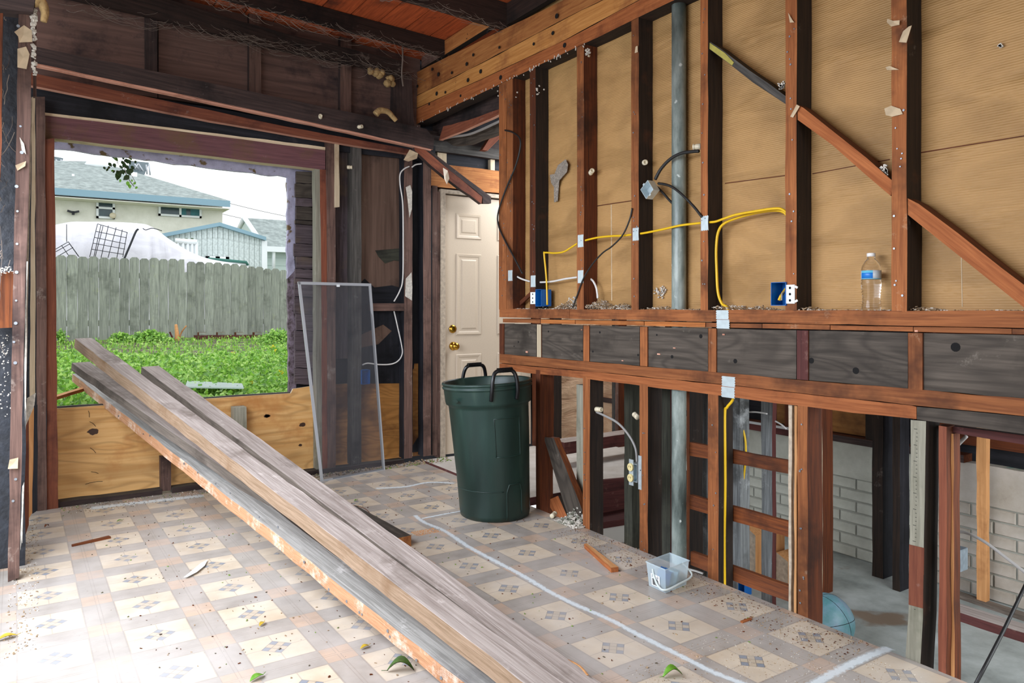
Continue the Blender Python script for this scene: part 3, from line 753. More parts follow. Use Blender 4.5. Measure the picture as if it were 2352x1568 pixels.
# window opening: header, jambs
yslab('window_header', [(104, 265), (400, 300.5), (747, 345), (747, 389), (735, 389), (400, 349), (125, 318), (104, 322)], .088, 'header', 'pale', yp=YF)
yslab('window_header_edge', [(100, 258), (400, 294), (747, 338), (747, 344.5), (400, 300), (100, 264.5)], .07, 'pale', yp=YF + .005)
yslab('corner_post', [(82, 222), (103, 222), (106, 600), (107, 1174), (85, 1174), (83, 600)], .08, 'redstud', yp=YF - .04, grain=Z)
yslab('jamb', [(103.5, 320), (125, 317), (128, 600), (134, 1168), (108, 1174), (106.5, 600)], .085, 'red', yp=YF - .03, grain=Z)
yslab('jamb', [(724, 388), (735, 389), (738, 600), (741, 1078), (727, 1080), (725, 600)], .07, 'green', yp=YF + .01, grain=Z)
yslab('jamb', [(735.5, 389), (750, 390), (752, 1076), (741.5, 1078), (738.5, 600)], .088, 'red', yp=YF, grain=Z)
yslab('king_stud', [(748, 325), (769, 328), (771, 600), (771, 1074), (752.5, 1076), (750.5, 500)], .088, 'redstud', yp=YF - .003, grain=Z)
yslab('short_strip', [(769.5, 330), (779, 332), (780, 475), (769.5, 476)], .04, 'pale', yp=YF - .02, grain=Z)
for a, b, f, s in ((808, 830, 'greystud', 'greystud'), (928, 947, 'redstud', 'black'), (972, 990, 'redstud', 'black')):
    yrect('stud', xpx(a), xpx(b), .03, 2.29, .088, f, s, grain=Z)
yrect('stud', xpx(990.5), xpx(996), .03, 2.05, .05, 'black', yp=YF + .02, grain=Z)  # black strip standing in for the dark gap between the studs
yrect('blocking', xpx(856), xpx(928), 1.12, 1.175, .088, 'redstud', 'ledger', grain=X)
# plywood under the opening and to its right
def ply(a, b, ztop, f, yp=YS):
    P = [Vector((xpx(a, yp), yp, .02)), Vector((xpx(b, yp), yp, .02)), Vector((xpx(b, yp), yp, ztop)), Vector((xpx(a, yp), yp, ztop))]
    return slab('plywood_sheet', ('Y', yp), P, .018, [W[f], W['pale']], wall_back, .3, .001, X)
P = [at(128, 938, 'Y', YS), at(668, 903, 'Y', YS), at(673, 893, 'Y', YS), at(725, 885, 'Y', YS), Vector((xpx(725, YS), YS, .02)), Vector((xpx(128, YS), YS, .02))]
slab('plywood_sheet', ('Y', YS), P, .018, [W['ply'], W['pale']], wall_back, .3, .001, X)
P = [at(725.5, 885, 'Y', YS), at(925, 873, 'Y', YS), Vector((xpx(925, YS), YS, .02)), Vector((xpx(725.5, YS), YS, .02))]
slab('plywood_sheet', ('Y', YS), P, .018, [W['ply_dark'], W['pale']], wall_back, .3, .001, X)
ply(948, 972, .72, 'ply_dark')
yslab('sill_edge', [(128, 934), (668, 900), (669, 903), (128, 938)], .03, 'greystud', yp=YS + .02)
# knots and splits in the plywood
def knot(px, py, r, yp=YS - .0015):
    c = at(px, py, 'Y', yp)
    vs = [c] + [c + Vector((math.cos(a) * r * R.uniform(.8, 1.35), 0, math.sin(a) * r * R.uniform(.55, .8))) for a in [i * math.pi / 7 for i in range(14)]]
    return (vs, [(0, i, i % 14 + 1) for i in range(1, 15)], 0)
joined('knots', [knot(215, 991, .028), knot(612, 955, .018), knot(614, 955, .016), knot(694, 975, .020), knot(690, 1022, .012)], [plain('knot_brown', hx('3c2210'), .6)], wall_back)['kind'] = 'stuff'
cr = []
for (a, b, c, d) in [(203, 943, 205, 958), (206, 968, 220, 979), (207, 1028, 220, 1040), (209, 1083, 226, 1087), (196, 1112, 214, 1107), (214, 1107, 236, 1105)]:
    p, q = at(a, b, 'Y', YS - .002), at(c, d, 'Y', YS - .002)
    v, f = tube_geo([p, (p + q) / 2 + Vector((.002, 0, .002)), q], .003, 4, .4); cr.append((v, f, 0))
joined('splits', cr, [W['hole']], wall_back)['kind'] = 'stuff'
# sole plate
for a, b in ((134, 372), (394, 700), (700, 926)):
    P = [Vector((xpx(a), YF - .02, 0.0)), Vector((xpx(b), YF - .02, 0.0)), Vector((xpx(b), YF - .02, .03)), Vector((xpx(a), YF - .02, .03))]
    slab('sole_plate', ('Y', YF), P, .085, [W['ledger'], W['greystud']], wall_back, .1, .003, X)
# sawn stud stumps
yslab('stud_stump', [(537, 936), (566, 934), (567, 1075), (539, 1078)], .085, 'green', 'green', yp=YF + .0, grain=Z)
yslab('stud_stump', [(369, 1050), (393, 1050), (393, 1126), (370, 1128)], .07, 'redstud', 'redstud', yp=YF - .0, grain=Z)
# outside: peeling lavender stucco edge and old lap siding
yslab('stucco_edge', [(122, 300), (740, 370), (740, 400), (680, 397), (678, 620), (660, 640), (660, 407), (560, 395), (420, 378), (240, 356), (122, 342)], .03, 'lavender', 'lavender', yp=YS + .10, seg=.05, jit=.006)
yslab('stucco_edge', [(661, 640), (678, 620), (680, 895), (663, 905), (662, 760)], .03, 'crack', 'crack', yp=YS + .10, seg=.05, jit=.005)
for k, (a, b) in enumerate([(395, 422), (423, 455), (456, 475), (476, 506), (507, 516), (517, 560), (561, 590), (591, 618), (619, 640), (641, 682), (683, 722), (723, 760), (761, 806), (807, 846), (847, 884)]):
    xl = 678 + R.uniform(-3, 3)
    yslab('siding_board', [(xl, a - 2), (728, a + 1), (728, b - .5 + 1), (xl, b - .5 - 2)], .02, 'siding' if k > 4 else R.choice(['siding', 'blockdark']), 'siding', yp=YS + .025 + R.uniform(0, .01), seg=.03, jit=.002, grain=X)

# above and around the door in the passage
yrect('door_header', 2.50, 3.6, 2.07, 2.25, .05, 'beam', 'stud_brown', yp=5.0, grain=X)
yrect('plate', 2.40, 3.9, 2.34, 2.42, .05, 'greystud', 'ledger', yp=4.98, grain=X)
yrect('plate', 2.42, 3.9, 2.42, 2.49, .05, 'ledger', 'ledger', yp=4.98, grain=X)
yrect('sheathing_panel', 2.40, 4.1, 2.05, 3.0, .015, 'black', yp=5.06, grain=X)
yrect('cripple', 2.58, 2.66, 2.25, 2.34, .04, 'pale', yp=5.02, grain=Z)
yrect('cripple', 3.06, 3.10, 2.2, 2.34, .04, 'pale', yp=5.02, grain=Z)
yrect('trim_stud', 2.505, 2.55, 0.02, 2.07, .05, 'redstud', 'redstud', yp=4.96, grain=Z)
# rafters seen through the gap above the passage
def rafter(p, d, f, s, yp, nm='rafter'): return slab(nm, ('Y', yp), p, d, [W[f], W[s]], wall_back, .12, .003)
slab('rafter', ('X', 2.56), [(960, 322), (1060, 300), (1148, 262), (1148, 210), (1075, 245), (1010, 262)], .04, [W['ledger'], W['joist']], wall_back, .12, .003)
slab('rafter', ('X', 2.50), [(1008, 322), (1062, 301), (1148, 262), (1148, 250), (1075, 276), (1018, 290)], .03, [W['red'], W['edge']], wall_back, .12, .003)
slab('rafter', ('X', 2.62), [(1040, 334), (1075, 330), (1148, 303), (1148, 280), (1062, 312), (1020, 320)], .05, [W['blockdark'], W['greystud']], wall_back, .12, .003)
yslab('rafter', [(1108, 344), (1120, 346), (1148, 318), (1148, 300), (1128, 312)], .05, 'red', yp=4.9)
# hanging diagonal brace in front of the door head
slab('brace', ('Y', YF - .10), [(951, 338), (972, 340), (1010, 372), (1060, 412), (1108, 452), (1106, 468), (1098, 462), (1040, 420), (990, 380), (953, 346)], .045, [W['red'], W['ledger']], wall_back, .08, .003)
slab('brace', ('Y', YF - .09), [(974, 341), (985, 343), (1030, 378), (1080, 416), (1128, 452), (1128, 467), (1109, 467), (1109, 452), (1060, 412), (1010, 372)], .04, [W['ledger'], W['ledger']], wall_back, .08, .003)  # dark strip alongside paints the shaded side of the brace

# ---------------------------------------------------------------- door
door = yrect('door_1', 2.622, 3.43, 0.012, 2.012, .04, 'doorpaint', yp=4.985, parent=None, grain=Z)
tag(door, 'cream six-panel door with brass lock in the far passage', 'door', kind='structure')
def panel(x0, x1, z0, z1):
    parts = []
    y = 4.983
    for k, (w_, dy) in enumerate(((.0, .004), (.016, -.002), (.030, .003))): pass
    # raised moulding ring
    ring = [(x0, z0), (x1, z0), (x1, z1), (x0, z1)]
    def inset(d, yy): return [Vector((x0 + d, yy, z0 + d)), Vector((x1 - d, yy, z0 + d)), Vector((x1 - d, yy, z1 - d)), Vector((x0 + d, yy, z1 - d))]
    loops = [inset(0, y + .001), inset(.006, y - .006), inset(.02, y - .004), inset(.03, y + .0005), inset(.045, y + .0005), inset(.055, y - .005)]
    vs = [p for l in loops for p in l]; fs = []
    for i in range(len(loops) - 1):
        for k in range(4):
            a = i * 4 + k; b = i * 4 + (k + 1) % 4; fs.append((a, b, b + 4, a + 4))
    n = len(vs); fs.append((n - 4, n - 3, n - 2, n - 1))
    joined('panel', [(vs, fs, 0)], [W['doorpaint']], door)
for xa, xb_ in ((2.723, 2.951), (3.10, 3.33)):
    panel(xa, xb_, 1.68, 1.88); panel(xa, xb_, .93, 1.565); panel(xa, xb_, .2, .78)
for nm, x, z in (('deadbolt', 2.692, .978), ('door_knob', 2.696, .845)):
    M = frame(Vector((x, 4.983, z)), X, -Y)
    pr = [(.032, 0), (.032, .004), (.028, .009), (.014, .012), (.0, .012)] if nm == 'deadbolt' else [(.033, 0), (.033, .004), (.02, .01), (.012, .02), (.014, .03), (.026, .04), (.029, .052), (.024, .062), (.0, .066)]
    lathe(nm, pr, W['brass'], M, door, 24)
jm = empty('door_frame', (2.6, 4.96, 0), kind='structure', label='chipped cream door frame around the passage door', cat='door frame')
yrect('jamb', 2.575, 2.616, .0, 2.05, .09, 'jambpaint', yp=4.955, parent=jm, grain=Z)
yrect('jamb', 2.552, 2.574, .0, 2.03, .05, 'redstud', yp=4.965, parent=jm, grain=Z)
yrect('head', 2.575, 3.5, 2.02, 2.05, .09, 'jambpaint', yp=4.955, parent=jm, grain=X)

# ---------------------------------------------------------------- left wall, seen almost edge on
wall_left = empty('wall_left', (-.12, 3.8, 0), 'dark tar-papered left wall seen edge on, with nail-studded stud', 'wall', kind='structure')
for y0_, y1_, z0_, z1_ in ((-2.0, 2.85, 2.15, 3.1), (-2.0, .7, 0, 2.15)):  # unseen panels added to narrow the opening and darken the room
    box('panel', (-.24, y0_, z0_), (-.20, y1_, z1_), [W['upper'], W['upper']], wall_left, front='X', grain=Y, seg=9)
def lslab(name, pts, dep, f, s=None, yp=3.70, seg=.1, jit=.002, grain=Z): return slab(name, ('Y', yp), pts, dep, [W[f], W[s or f]], wall_left, seg, jit, grain)
P = [Vector((-.55, 3.9, 0)), Vector((-.05, 3.9, 0)), Vector((-.05, 3.9, 3.1)), Vector((-.55, 3.9, 3.1))]
slab('tar_paper', ('Y', 3.9), P, .01, [W['tar'], W['tar']], wall_left, .1, .004, Z)
s1 = lslab('stud', [(43, 26), (74, 28), (67, 400), (59, 620), (53, 900), (44, 1326), (18, 1336), (25, 900), (31, 620)], .045, 'redstud', 'greystud')
nails('nail_heads', [at(x, y, 'Y', 3.698) for x, y in ((47, 290), (38, 428), (40, 485), (39, 560), (38, 625), (37, 690), (36, 742), (32, 785), (35, 833), (34, 1062), (30, 1150), (36, 1100), (42, 60), (50, 350))], -Y, .006, W['nail'], s1)
lslab('top_plate', [(-60, -40), (84, -20), (76, 27), (40, 25), (0, 20), (-60, 15)], .09, 'ledger', yp=3.66, grain=X)
lslab('block', [(-40, 630), (33, 622), (30, 752), (-40, 755)], .05, 'walnut', 'black', yp=3.75)
lslab('strip', [(-60, 30), (7, 30), (4, 330), (-4, 470), (-60, 500)], .02, 'stud_brown', yp=3.6)
lslab('lath', [(66, 222), (74, 224), (66, 600), (61, 915), (55, 920), (60, 600)], .02, 'jambpaint', yp=4.0)
lslab('lath', [(74, 222), (81, 226), (81, 600), (81, 906), (68, 918), (70, 600)], .02, 'pale', yp=4.3)
lslab('plaster_edge', [(61, 600), (64, 600), (60, 960), (50, 1325), (45, 1325), (54, 960)], .02, 'plaster', yp=3.9)
lslab('plaster_edge', [(62, 915), (82, 903), (79, 930), (66, 962), (56, 985), (54, 960)], .02, 'plaster', yp=3.98, jit=.004, seg=.03)
lslab('lath', [(57, 985), (66, 962), (66, 1205), (52, 1250)], .02, 'red', yp=4.2)
lslab('lath', [(66, 962), (78, 935), (74, 1178), (66, 1190)], .02, 'fir', yp=4.4)
lslab('gap_shade_strip', [(76, 930), (86, 930), (86, 1172), (74, 1180)], .02, 'black', yp=4.7)  # black strip paints the dark of the gap by the corner post
lslab('upper_stud', [(76, 30), (84, 30), (84, 222), (76, 222)], .03, 'redstud', yp=4.1)
# plaster crumbs clinging to the stud edge and paper scraps
def crumbs(name, spots, mat, parent, n=30, r=(.004, .014)):
    out = []
    for _ in range(n):
        (a, b, c, d, yp) = R.choice(spots)
        p = at(R.uniform(a, c), R.uniform(b, d), 'Y', yp)
        s = R.uniform(*r)
        out.append((*bx(p, (s, s * R.uniform(.5, 1), s * R.uniform(.5, 1.4)), Matrix.Rotation(R.uniform(0, 3), 3, 'X') @ Matrix.Rotation(R.uniform(0, 3), 3, 'Y')), 0))
    o = joined(name, out, [mat], parent); o['kind'] = 'stuff'; return o
crumbs('plaster_crumbs', [(73, 20, 84, 60, 3.7), (74, 60, 82, 175, 3.7)], W['plaster'], wall_left, 90)
crumbs('plaster_crumbs', [(-5, 612, 34, 628, 3.72), (0, 850, 30, 960, 3.87), (0, 760, 20, 850, 3.87)], W['plaster'], wall_left, 100, (.002, .006))
def scrap(name, pts, ax, v, mat, parent=None, curl=.01, label=None, cat=None):
    P = [at(x, y, ax, v) for x, y in pts]
    c = sum(P, Vector()) / len(P); n = NRM[ax]
    vs = [p + n * R.uniform(0, curl) for p in P] + [c + n * curl * .2]
    vs += [p - n * .0015 for p in vs]
    k = len(P)
    fs = [(i, (i + 1) % k, k) for i in range(k)] + [(k + 1 + (i + 1) % k, k + 1 + i, 2 * k + 1) for i in range(k)] + [(i, k + 1 + i, k + 1 + (i + 1) % k, (i + 1) % k) for i in range(k)]
    o = joined(name, [(vs, fs, 0)], [mat], parent)
    return tag(o, label, cat)
scrap('paper_scrap', [(33, 75), (55, 58), (73, 70), (74, 97), (44, 98), (42, 85)], 'Y', 3.69, W['paperbit'], wall_left)
scrap('paper_scrap', [(40, 112), (60, 108), (68, 125), (61, 160), (40, 155)], 'Y', 3.69, W['paperbit'], wall_left)
scrap('paper_scrap', [(45, 315), (55, 330), (60, 355), (50, 345)], 'Y', 3.69, W['plaster'], wall_left)
scrap('paper_scrap', [(35, 380), (60, 370), (58, 382), (40, 392)], 'Y', 3.69, W['paperbit'], wall_left)
scrap('paper_scrap', [(22, 1055), (42, 1050), (41, 1075), (18, 1076)], 'Y', 3.69, W['paperbit'], wall_left)

# ---------------------------------------------------------------- lower room beyond the studs
XB = 4.08
wall_far = box('wall_far', (XB + .07, -1.2, -.35), (XB + .09, 5.1, 2.7), [W['black'], W['black']], front='X', grain=Y, seg=9, jit=0)
tag(wall_far, 'far wall of the lower room, painted brick below dark framing', 'wall', kind='structure')
box('mortar_bed', (XB + .012, -1.2, -.35), (XB + .065, 3.6, .13), [W['mortar']], wall_far, front='X', grain=Y, seg=9, jit=0)
box('render_cap', (XB + .002, 2.18, .125), (XB + .065, 3.6, .335), [W['brick']], wall_far, front='X', grain=Y, seg=.1, jit=.003)
box('render_cap', (XB + .002, -1.2, .125), (XB + .065, 2.17, .335), [W['brick_old']], wall_far, front='X', grain=Y, seg=.1, jit=.006)
bw, bhh = .212, .068
def brick_me(L, m):
    M = Matrix.Identity(4)
    vs, fs = [], []
    e = .004
    vs = [(-L / 2, -.03, 0), (L / 2, -.03, 0), (L / 2, .03, 0), (-L / 2, .03, 0), (-L / 2 + e, -.03 + e, .006), (L / 2 - e, -.03 + e, .006), (L / 2 - e, .03 - e, .006), (-L / 2 + e, .03 - e, .006)]
    return mesh('brick', vs, [(4, 5, 6, 7), (0, 1, 5, 4), (1, 2, 6, 5), (2, 3, 7, 6), (3, 0, 4, 7)], m)
bm1, bm2 = brick_me(bw - .009, W['brick']), brick_me(bw - .008, W['brick_old'])
for r in range(7):
    z = -.35 + .034 + r * bhh
    y = 1.35 + (r % 2) * bw / 2
    while y < 3.5:
        M = frame(Vector((XB + .008 - R.uniform(0, .003), y, z)), -Y, -X)
        put('brick', bm1 if y > 2.15 else bm2, M, wall_far)
        y += bw
box('sill_plate', (XB - .03, 1.9, .335), (XB + .06, 5.0, .375), [W['ledger'], W['stud_brown']], wall_far, front='X', grain=Y)
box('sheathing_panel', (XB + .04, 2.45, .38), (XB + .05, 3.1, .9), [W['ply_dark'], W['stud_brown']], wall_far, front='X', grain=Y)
box('sheathing_panel', (XB + .04, 1.2, .42), (XB + .05, 2.2, 1.1), [W['stud_brown'], W['stud_brown']], wall_far, front='X', grain=Y)
for y0, f in ((2.40, 'stud_dark'), (2.95, 'stud_brown'), (3.4, 'stud_dark')):
    box('stud', (XB - .02, y0, .375), (XB + .04, y0 + .045, 1.6), [W[f], W['stud_dark']], wall_far, front='X', grain=Z)
paper_far = box('wall_paper', (XB - .01, 3.62, .0), (XB, 5.0, 1.5), [W['paper2']], wall_far, front='X', grain=Y, seg=9, jit=0)
box('stud', (XB - .10, 3.95, .0), (XB - .01, 3.99, 1.5), [W['stud_brown'], W['stud_dark']], wall_far, front='X', grain=Z)
box('stud', (XB - .10, 4.52, .0), (XB - .01, 4.56, 1.5), [W['redstud'], W['stud_brown']], wall_far, front='X', grain=Z)
box('stud', (XB - .10, 4.57, .0), (XB - .03, 4.60, 1.5), [W['greystud'], W['mottled']], wall_far, front='X', grain=Z)
P = [Vector((3.48, 4.99, 0)), Vector((XB, 4.99, 0)), Vector((XB, 4.99, 1.5)), Vector((3.48, 4.99, 1.5))]
slab('wall_paper', ('Y', 4.99), P, .01, [W['paper2'], W['paper2']], wall_back, 9, 0, X)
yrect('stud', 3.62, 3.70, 0, 1.5, .06, 'stud_dark', 'stud_brown', yp=4.92, grain=Z)
yrect('stud', 3.44, 3.49, 0, 1.5, .06, 'stud_brown', yp=4.92, grain=Z)
# rail further back on the left, its lit top edge painted white
box('plate', (XB - .12, 2.75, .335), (XB - .035, 3.55, .375), [W['whitetrim'], W['maroon']], wall_far, grain=Y)

partition = empty('wall_partition', (3.0, 3.0, ZL), 'loose row of dark posts standing on the lower slab', 'wall', kind='structure')
def post(a, b, yb, X0, dep, f, s, zhi=.90, y2=1000, name='post'):
    ya, yb_ = at(a, y2, 'X', X0).y, at(b, y2, 'X', X0).y
    P = [Vector((X0, ya, yb)), Vector((X0, ya, zhi)), Vector((X0, yb_, zhi)), Vector((X0, yb_, yb))]
    return slab(name, ('X', X0), P, dep, [W[f], W[s]], partition, .12, .003, Z)
post(1324, 1340, -.02, 2.50, .05, 'green', 'darkgreen', zhi=.72)
post(1434, 1452, -.18, 2.72, .09, 'darkgreen', 'darkgreen')
post(1518, 1540, ZL, 2.60, .03, 'darkgreen', 'maroon')
post(1577, 1584, ZL, 2.56, .06, 'walnut', 'stud_dark')
post(1586, 1601, ZL, 2.70, .04, 'fir', 'stud_dark')
post(1602, 1626, ZL, 2.78, .05, 'mottled', 'greystud')
post(1680, 1700, ZL, 2.9, .07, 'mottled', 'mottled')
post(1749, 1774, ZL, 3.05, .03, 'mottled', 'maroon')
post(1885, 1889, ZL, 3.42, .09, 'pale', 'stud_brown')
post(2003, 2028, ZL, 3.90, .10, 'stud_dark', 'black')
post(2050, 2067, ZL, 3.80, .09, 'stud_dark', 'black')
post(2243, 2264, ZL, 3.98, .04, 'fir', 'fir', zhi=.62)
slab('stringer', ('X', 3.25), [(1704, 1200), (1735, 1230), (1735, 1400), (1704, 1390)], .25, [W['jambpaint'], W['fir']], partition)
slab('stringer', ('X', 3.35), [(1783, 1268), (1810, 1290), (1810, 1420), (1783, 1400)], .25, [W['jambpaint'], W['fir']], partition)
slab('rail', ('X', 2.95), [(2174, 1396), (2420, 1474), (2420, 1497), (2174, 1416)], .09, [W['maroon'], W['lum_brown']], partition, .1, .003, Y)
slab('base_rail', ('Z', ZL + .02), [(2190, 1352), (2420, 1428), (2420, 1440), (2190, 1362)], .02, [W['lum_dark']], partition, .1, .003, Y)
slab('short_brace', ('X', 2.42), [(1248, 1003), (1272, 1006), (1337, 1170), (1339, 1215), (1305, 1185)], .04, [W['blockdark'], W['walnut']], partition, .08, .003)
slab('short_block', ('X', 2.46), [(1254, 1150), (1282, 1138), (1305, 1190), (1308, 1210), (1280, 1190)], .04, [W['beam3'], W['stud_dark']], partition, .08, .003)

# objects in the lower room
# fallen timber on the landing
o = timber('fallen_timber', at(1282, 1013, 'Y', 4.2), at(1282, 1013, 'Y', 4.2) + Vector((1.0, .05, .0)), .14, .085, [W['lum_brown'], W['maroon']], Z)
tag(o, 'red-sided timber lying across the landing on blocks behind the studs', 'timber')
# teal ball
def ball():
    c = Vector((2.90, 1.93, ZL + .119))
    pr = [(max(0.0, .119 * math.sin(math.pi * i / 24)), -.119 * math.cos(math.pi * i / 24)) for i in range(25)]
    m = speck_mat('ball_teal', [(0.3, hx('3f7a78')), (0.55, hx('6d8f9c')), (0.7, hx('8a7f96'))], 9, rough=.45)
    o = lathe('ball', pr, m, frame(c, Vector((1, .3, .5)), Vector((-.4, .2, 1))), None, 40)
    for k, ax in enumerate((Vector((1, 0, .2)), Vector((.3, 1, 0)), Vector((0, .3, 1)))):
        pts = []
        a = ax.normalized(); u = a.orthogonal().normalized(); v = a.cross(u)
        for i in range(41): pts.append(c + (u * math.cos(i * math.pi / 20) + v * math.sin(i * math.pi / 20)) * .1188)
        tube('groove', pts, .0012, W['hole'], o, 5, k=1)
    tag(o, 'faded teal rubber ball on the grey slab, partly behind the floor edge', 'ball')
ball()

def cable(name, pts, ax, v, r, mat, label, cat='cable', flat=1.0, n=8):
    P = [p if isinstance(p, Vector) else (at(p[0], p[1], ax, v) if len(p) == 2 else at(p[0], p[1], ax, p[2])) for p in pts]
    return tag(tube(name, P, r, W[mat], None, n, flat), label, cat)

# junction box hanging on the pink stud, with its cable
def jbox(c, M3, d, mat, name, label, cat, parent=None):
    w, h, t = d
    parts = []
    for cc, dd in (((0, 0, -t / 2), (w, h, .002)), ((-w / 2, 0, 0), (.002, h, t)), ((w / 2, 0, 0), (.002, h, t)), ((0, -h / 2, 0), (w, .002, t)), ((0, h / 2, 0), (w, .002, t))):
        v, f = bx(cc, dd); parts.append(([c + M3 @ Vector(p) for p in v], f, 0))
    return tag(joined(name, parts, [W[mat]], parent, c), label, cat)
M3 = frame(Vector(), Y, -X).to_3x3()
jc = at(2193, 1280, 'X', 2.55)
W['boxgrey'] = plain('box_grey', hx('77828a'), .45, .3, var=.2, scale=60)
jb = jbox(jc, M3, (.055, .07, .05), 'boxgrey', 'junction_box', 'open grey junction box with a switch, hanging by its cable in the lower room', 'junction box')
sw = joined('switch', [(*bx(jc + Vector((-.012, 0, 0)), (.02, .03, .05)), 0), (*bx(jc + Vector((-.024, 0, 0)), (.004, .012, .02)), 1)], [W['blackcable'], W['porcelain']], jb)
cable('cable', [(2220, 1001), (2188, 1040), (2180, 1100), (2181, 1180), (2186, 1225), (2194, 1262)], 'X', 2.55, .006, 'greycable', 'dark cable dropping from the plate to the hanging junction box')
cable('cable', [(2184, 1224), (2215, 1222), (2260, 1243), (2310, 1280), (2400, 1350)], 'X', 2.56, .005, 'greycable', 'thin grey cable sweeping right from the junction box')
o = tube('rod', [at(2370, 1312, 'X', 2.9), at(2305, 1448, 'X', 2.65), at(2236, 1580, 'X', 2.45)], .006, W['blackcable'], None, 8, k=2)
tag(o, 'thin dark rod leaning across the opening at the lower right corner', 'rod')
# blue box on the lower stud behind rails
jbox(at(1711, 1349, 'X', 2.8), M3, (.035, .06, .05), 'blue', 'switch_box', 'small blue box low down behind the bottom cross rail', 'switch box')
# outlet with mounting plate
oc = at(1457, 1085, 'X', 2.42)
ob = jbox(oc + Vector((.02, 0, 0)), M3, (.05, .085, .05), 'steel', 'outlet', 'yellowed double wall socket on a metal box between the lower studs', 'socket')
rec = []
fy_ = oc + Vector((-.008, .012, 0))
rec.append((*bx(fy_, (.004, .03, .125)), 1))
for dz in (.026, -.026):
    rec.append((*disc(fy_ + Vector((-.002, 0, dz)), -X, .019, .008, 16), 0))
    for dy in (-.006, .006): rec.append((*bx(fy_ + Vector((-.0105, dy, dz + .003)), (.001, .0018, .009)), 2))
joined('receptacle', rec, [plain('ivory_bakelite', hx('d8c890'), .4), W['steel'], W['hole']], ob)
joined('mounting_plate', [(*bx(at(1470, 1085, 'X', 2.388), (.002, .022, .16)), 0)], [W['steel']], ob)
cable('cable', [(1370, 946), (1390, 955), (1420, 972), (1445, 1000), (1460, 1030), (1463, 1060)], 'X', 2.43, .006, 'greycable', 'grey cable curving down from the porcelain tube to the wall socket')

# ---------------------------------------------------------------- the drain pipe
pc = at(1559.5, 600, 'X', 2.446)
pipe = lathe('drain_pipe', [(.033, 0), (.0335, .5), (.033, 1.0), (.033, 1.9), (.033, 2.95)], speck_mat('pipe_galvanised', [(0.36, hx('3f4844')), (0.5, hx('727c76')), (0.66, hx('a2aaa3'))], 9, rough=.4, extra=(30, .66, hx('c6ccc6')), bump=.15, sc=(1, 1, .25)), Matrix.Translation(Vector((pc.x, pc.y, ZL))), None, 28)
tag(pipe, 'tall grey galvanised drain pipe running up between the studs', 'pipe')

# ---------------------------------------------------------------- nail plates
def nplate(x0, y0, x1, y1, xp=XS - .0015):
    P = [at(x0, y0, 'X', xp), at(x1, y0, 'X', xp), at(x1, y1, 'X', xp), at(x0, y1, 'X', xp)]
    ya, yb = P[0].y, P[1].y; z1, z0 = P[0].z, P[3].z
    vert = (z1 - z0) > (ya - yb)
    pts = []
    n = 8
    if vert:
        for i in range(n + 1): pts.append((ya + (yb - ya) * i / n, z1 + (.002 if i % 2 else -.002)))
        pts += [(yb + .002, z1 - (z1 - z0) * .3), (yb + .002, z1 - (z1 - z0) * .6)]
        for i in range(n + 1): pts.append((yb + (ya - yb) * i / n, z0 + (.002 if i % 2 else -.002)))
    else:
        for i in range(n + 1): pts.append((ya + (.002 if i % 2 else -.002), z0 + (z1 - z0) * i / n))
        for i in range(n + 1): pts.append((yb + (.002 if i % 2 else -.002), z1 + (z0 - z1) * i / n))
    return slab('nail_plate', ('X', xp), [Vector((xp, a, b)) for a, b in pts], .0015, [W['steel']], wall_right, 9, 0)
for q in [(1167, 621, 1177, 645), (1219, 633, 1230, 659), (1327, 540, 1340, 568), (1327, 621, 1340, 650), (1453, 524, 1467, 553), (1610, 497, 1627, 530),
          (1645, 712, 1673, 733), (1646, 734, 1675, 754), (1658, 863, 1688, 886), (1657, 887, 1687, 911)]:
    nplate(*q)

# ---------------------------------------------------------------- cables in the upper studs
cable('yellow_cable', [(1257, 700), (1255, 640), (1250, 585), (1252, 580), (1275, 581), (1295, 578), (1312, 568), (1330, 557), (1348, 551), (1375, 545), (1405, 542), (1430, 541), (1455, 538), (1480, 535), (1520, 527), (1560, 518), (1590, 514), (1618, 511), (1642, 509), (1660, 503), (1690, 493), (1740, 484), (1775, 479), (1795, 480), (1812, 492)], 'X', 2.402, .0052, 'yellow', 'yellow cable threaded through the upper studs from the left blue box', n=8)
cable('yellow_cable', [(1812, 500), (1800, 487), (1780, 483), (1745, 487), (1700, 498), (1665, 512), (1650, 532), (1645, 570), (1646, 620), (1649, 670), (1658, 697), (1672, 712), (1676, 780), (1682, 870), (1684, 914), (1670, 935), (1665, 955), (1666, 1100), (1664, 1250), (1665, 1365)], 'X', 2.428, .0058, 'yellow', 'yellow cable looping down beside the fifth stud into the lower opening', n=8)
cable('yellow_cable', [(1705, 980), (1712, 1010), (1713, 1050), (1708, 1100), (1706, 1140)], 'X', 2.93, .005, 'yellow', 'thin yellow cable hanging further back behind the cross rails')
cable('white_cable', [(1186, 634), (1200, 641), (1222, 647), (1243, 648), (1270, 646), (1300, 640), (1332, 636)], 'X', 2.425, .0055, 'whitecable', 'white cable crossing the first three studs above the blue box')
cable('white_cable', [(1352, 638), (1362, 645), (1370, 662), (1373, 685)], 'X', 2.44, .0055, 'whitecable', 'short bent white cable beside the third stud')
cable('black_cable', [(1160, 299), (1178, 304), (1194, 318), (1194, 345), (1183, 385), (1160, 440), (1144, 490), (1146, 520), (1160, 552), (1175, 580), (1192, 612), (1200, 628)], 'X', 2.375, .0055, 'blackcable', 'black cable bowing out over the doubled left stud')
cable('black_cable', [(1452, 478), (1446, 505), (1430, 540), (1405, 566), (1385, 580), (1362, 605), (1340, 640), (1325, 680), (1316, 705)], 'X', 2.383, .004, 'blackcable', 'thin dark cable slanting down across the third stud')
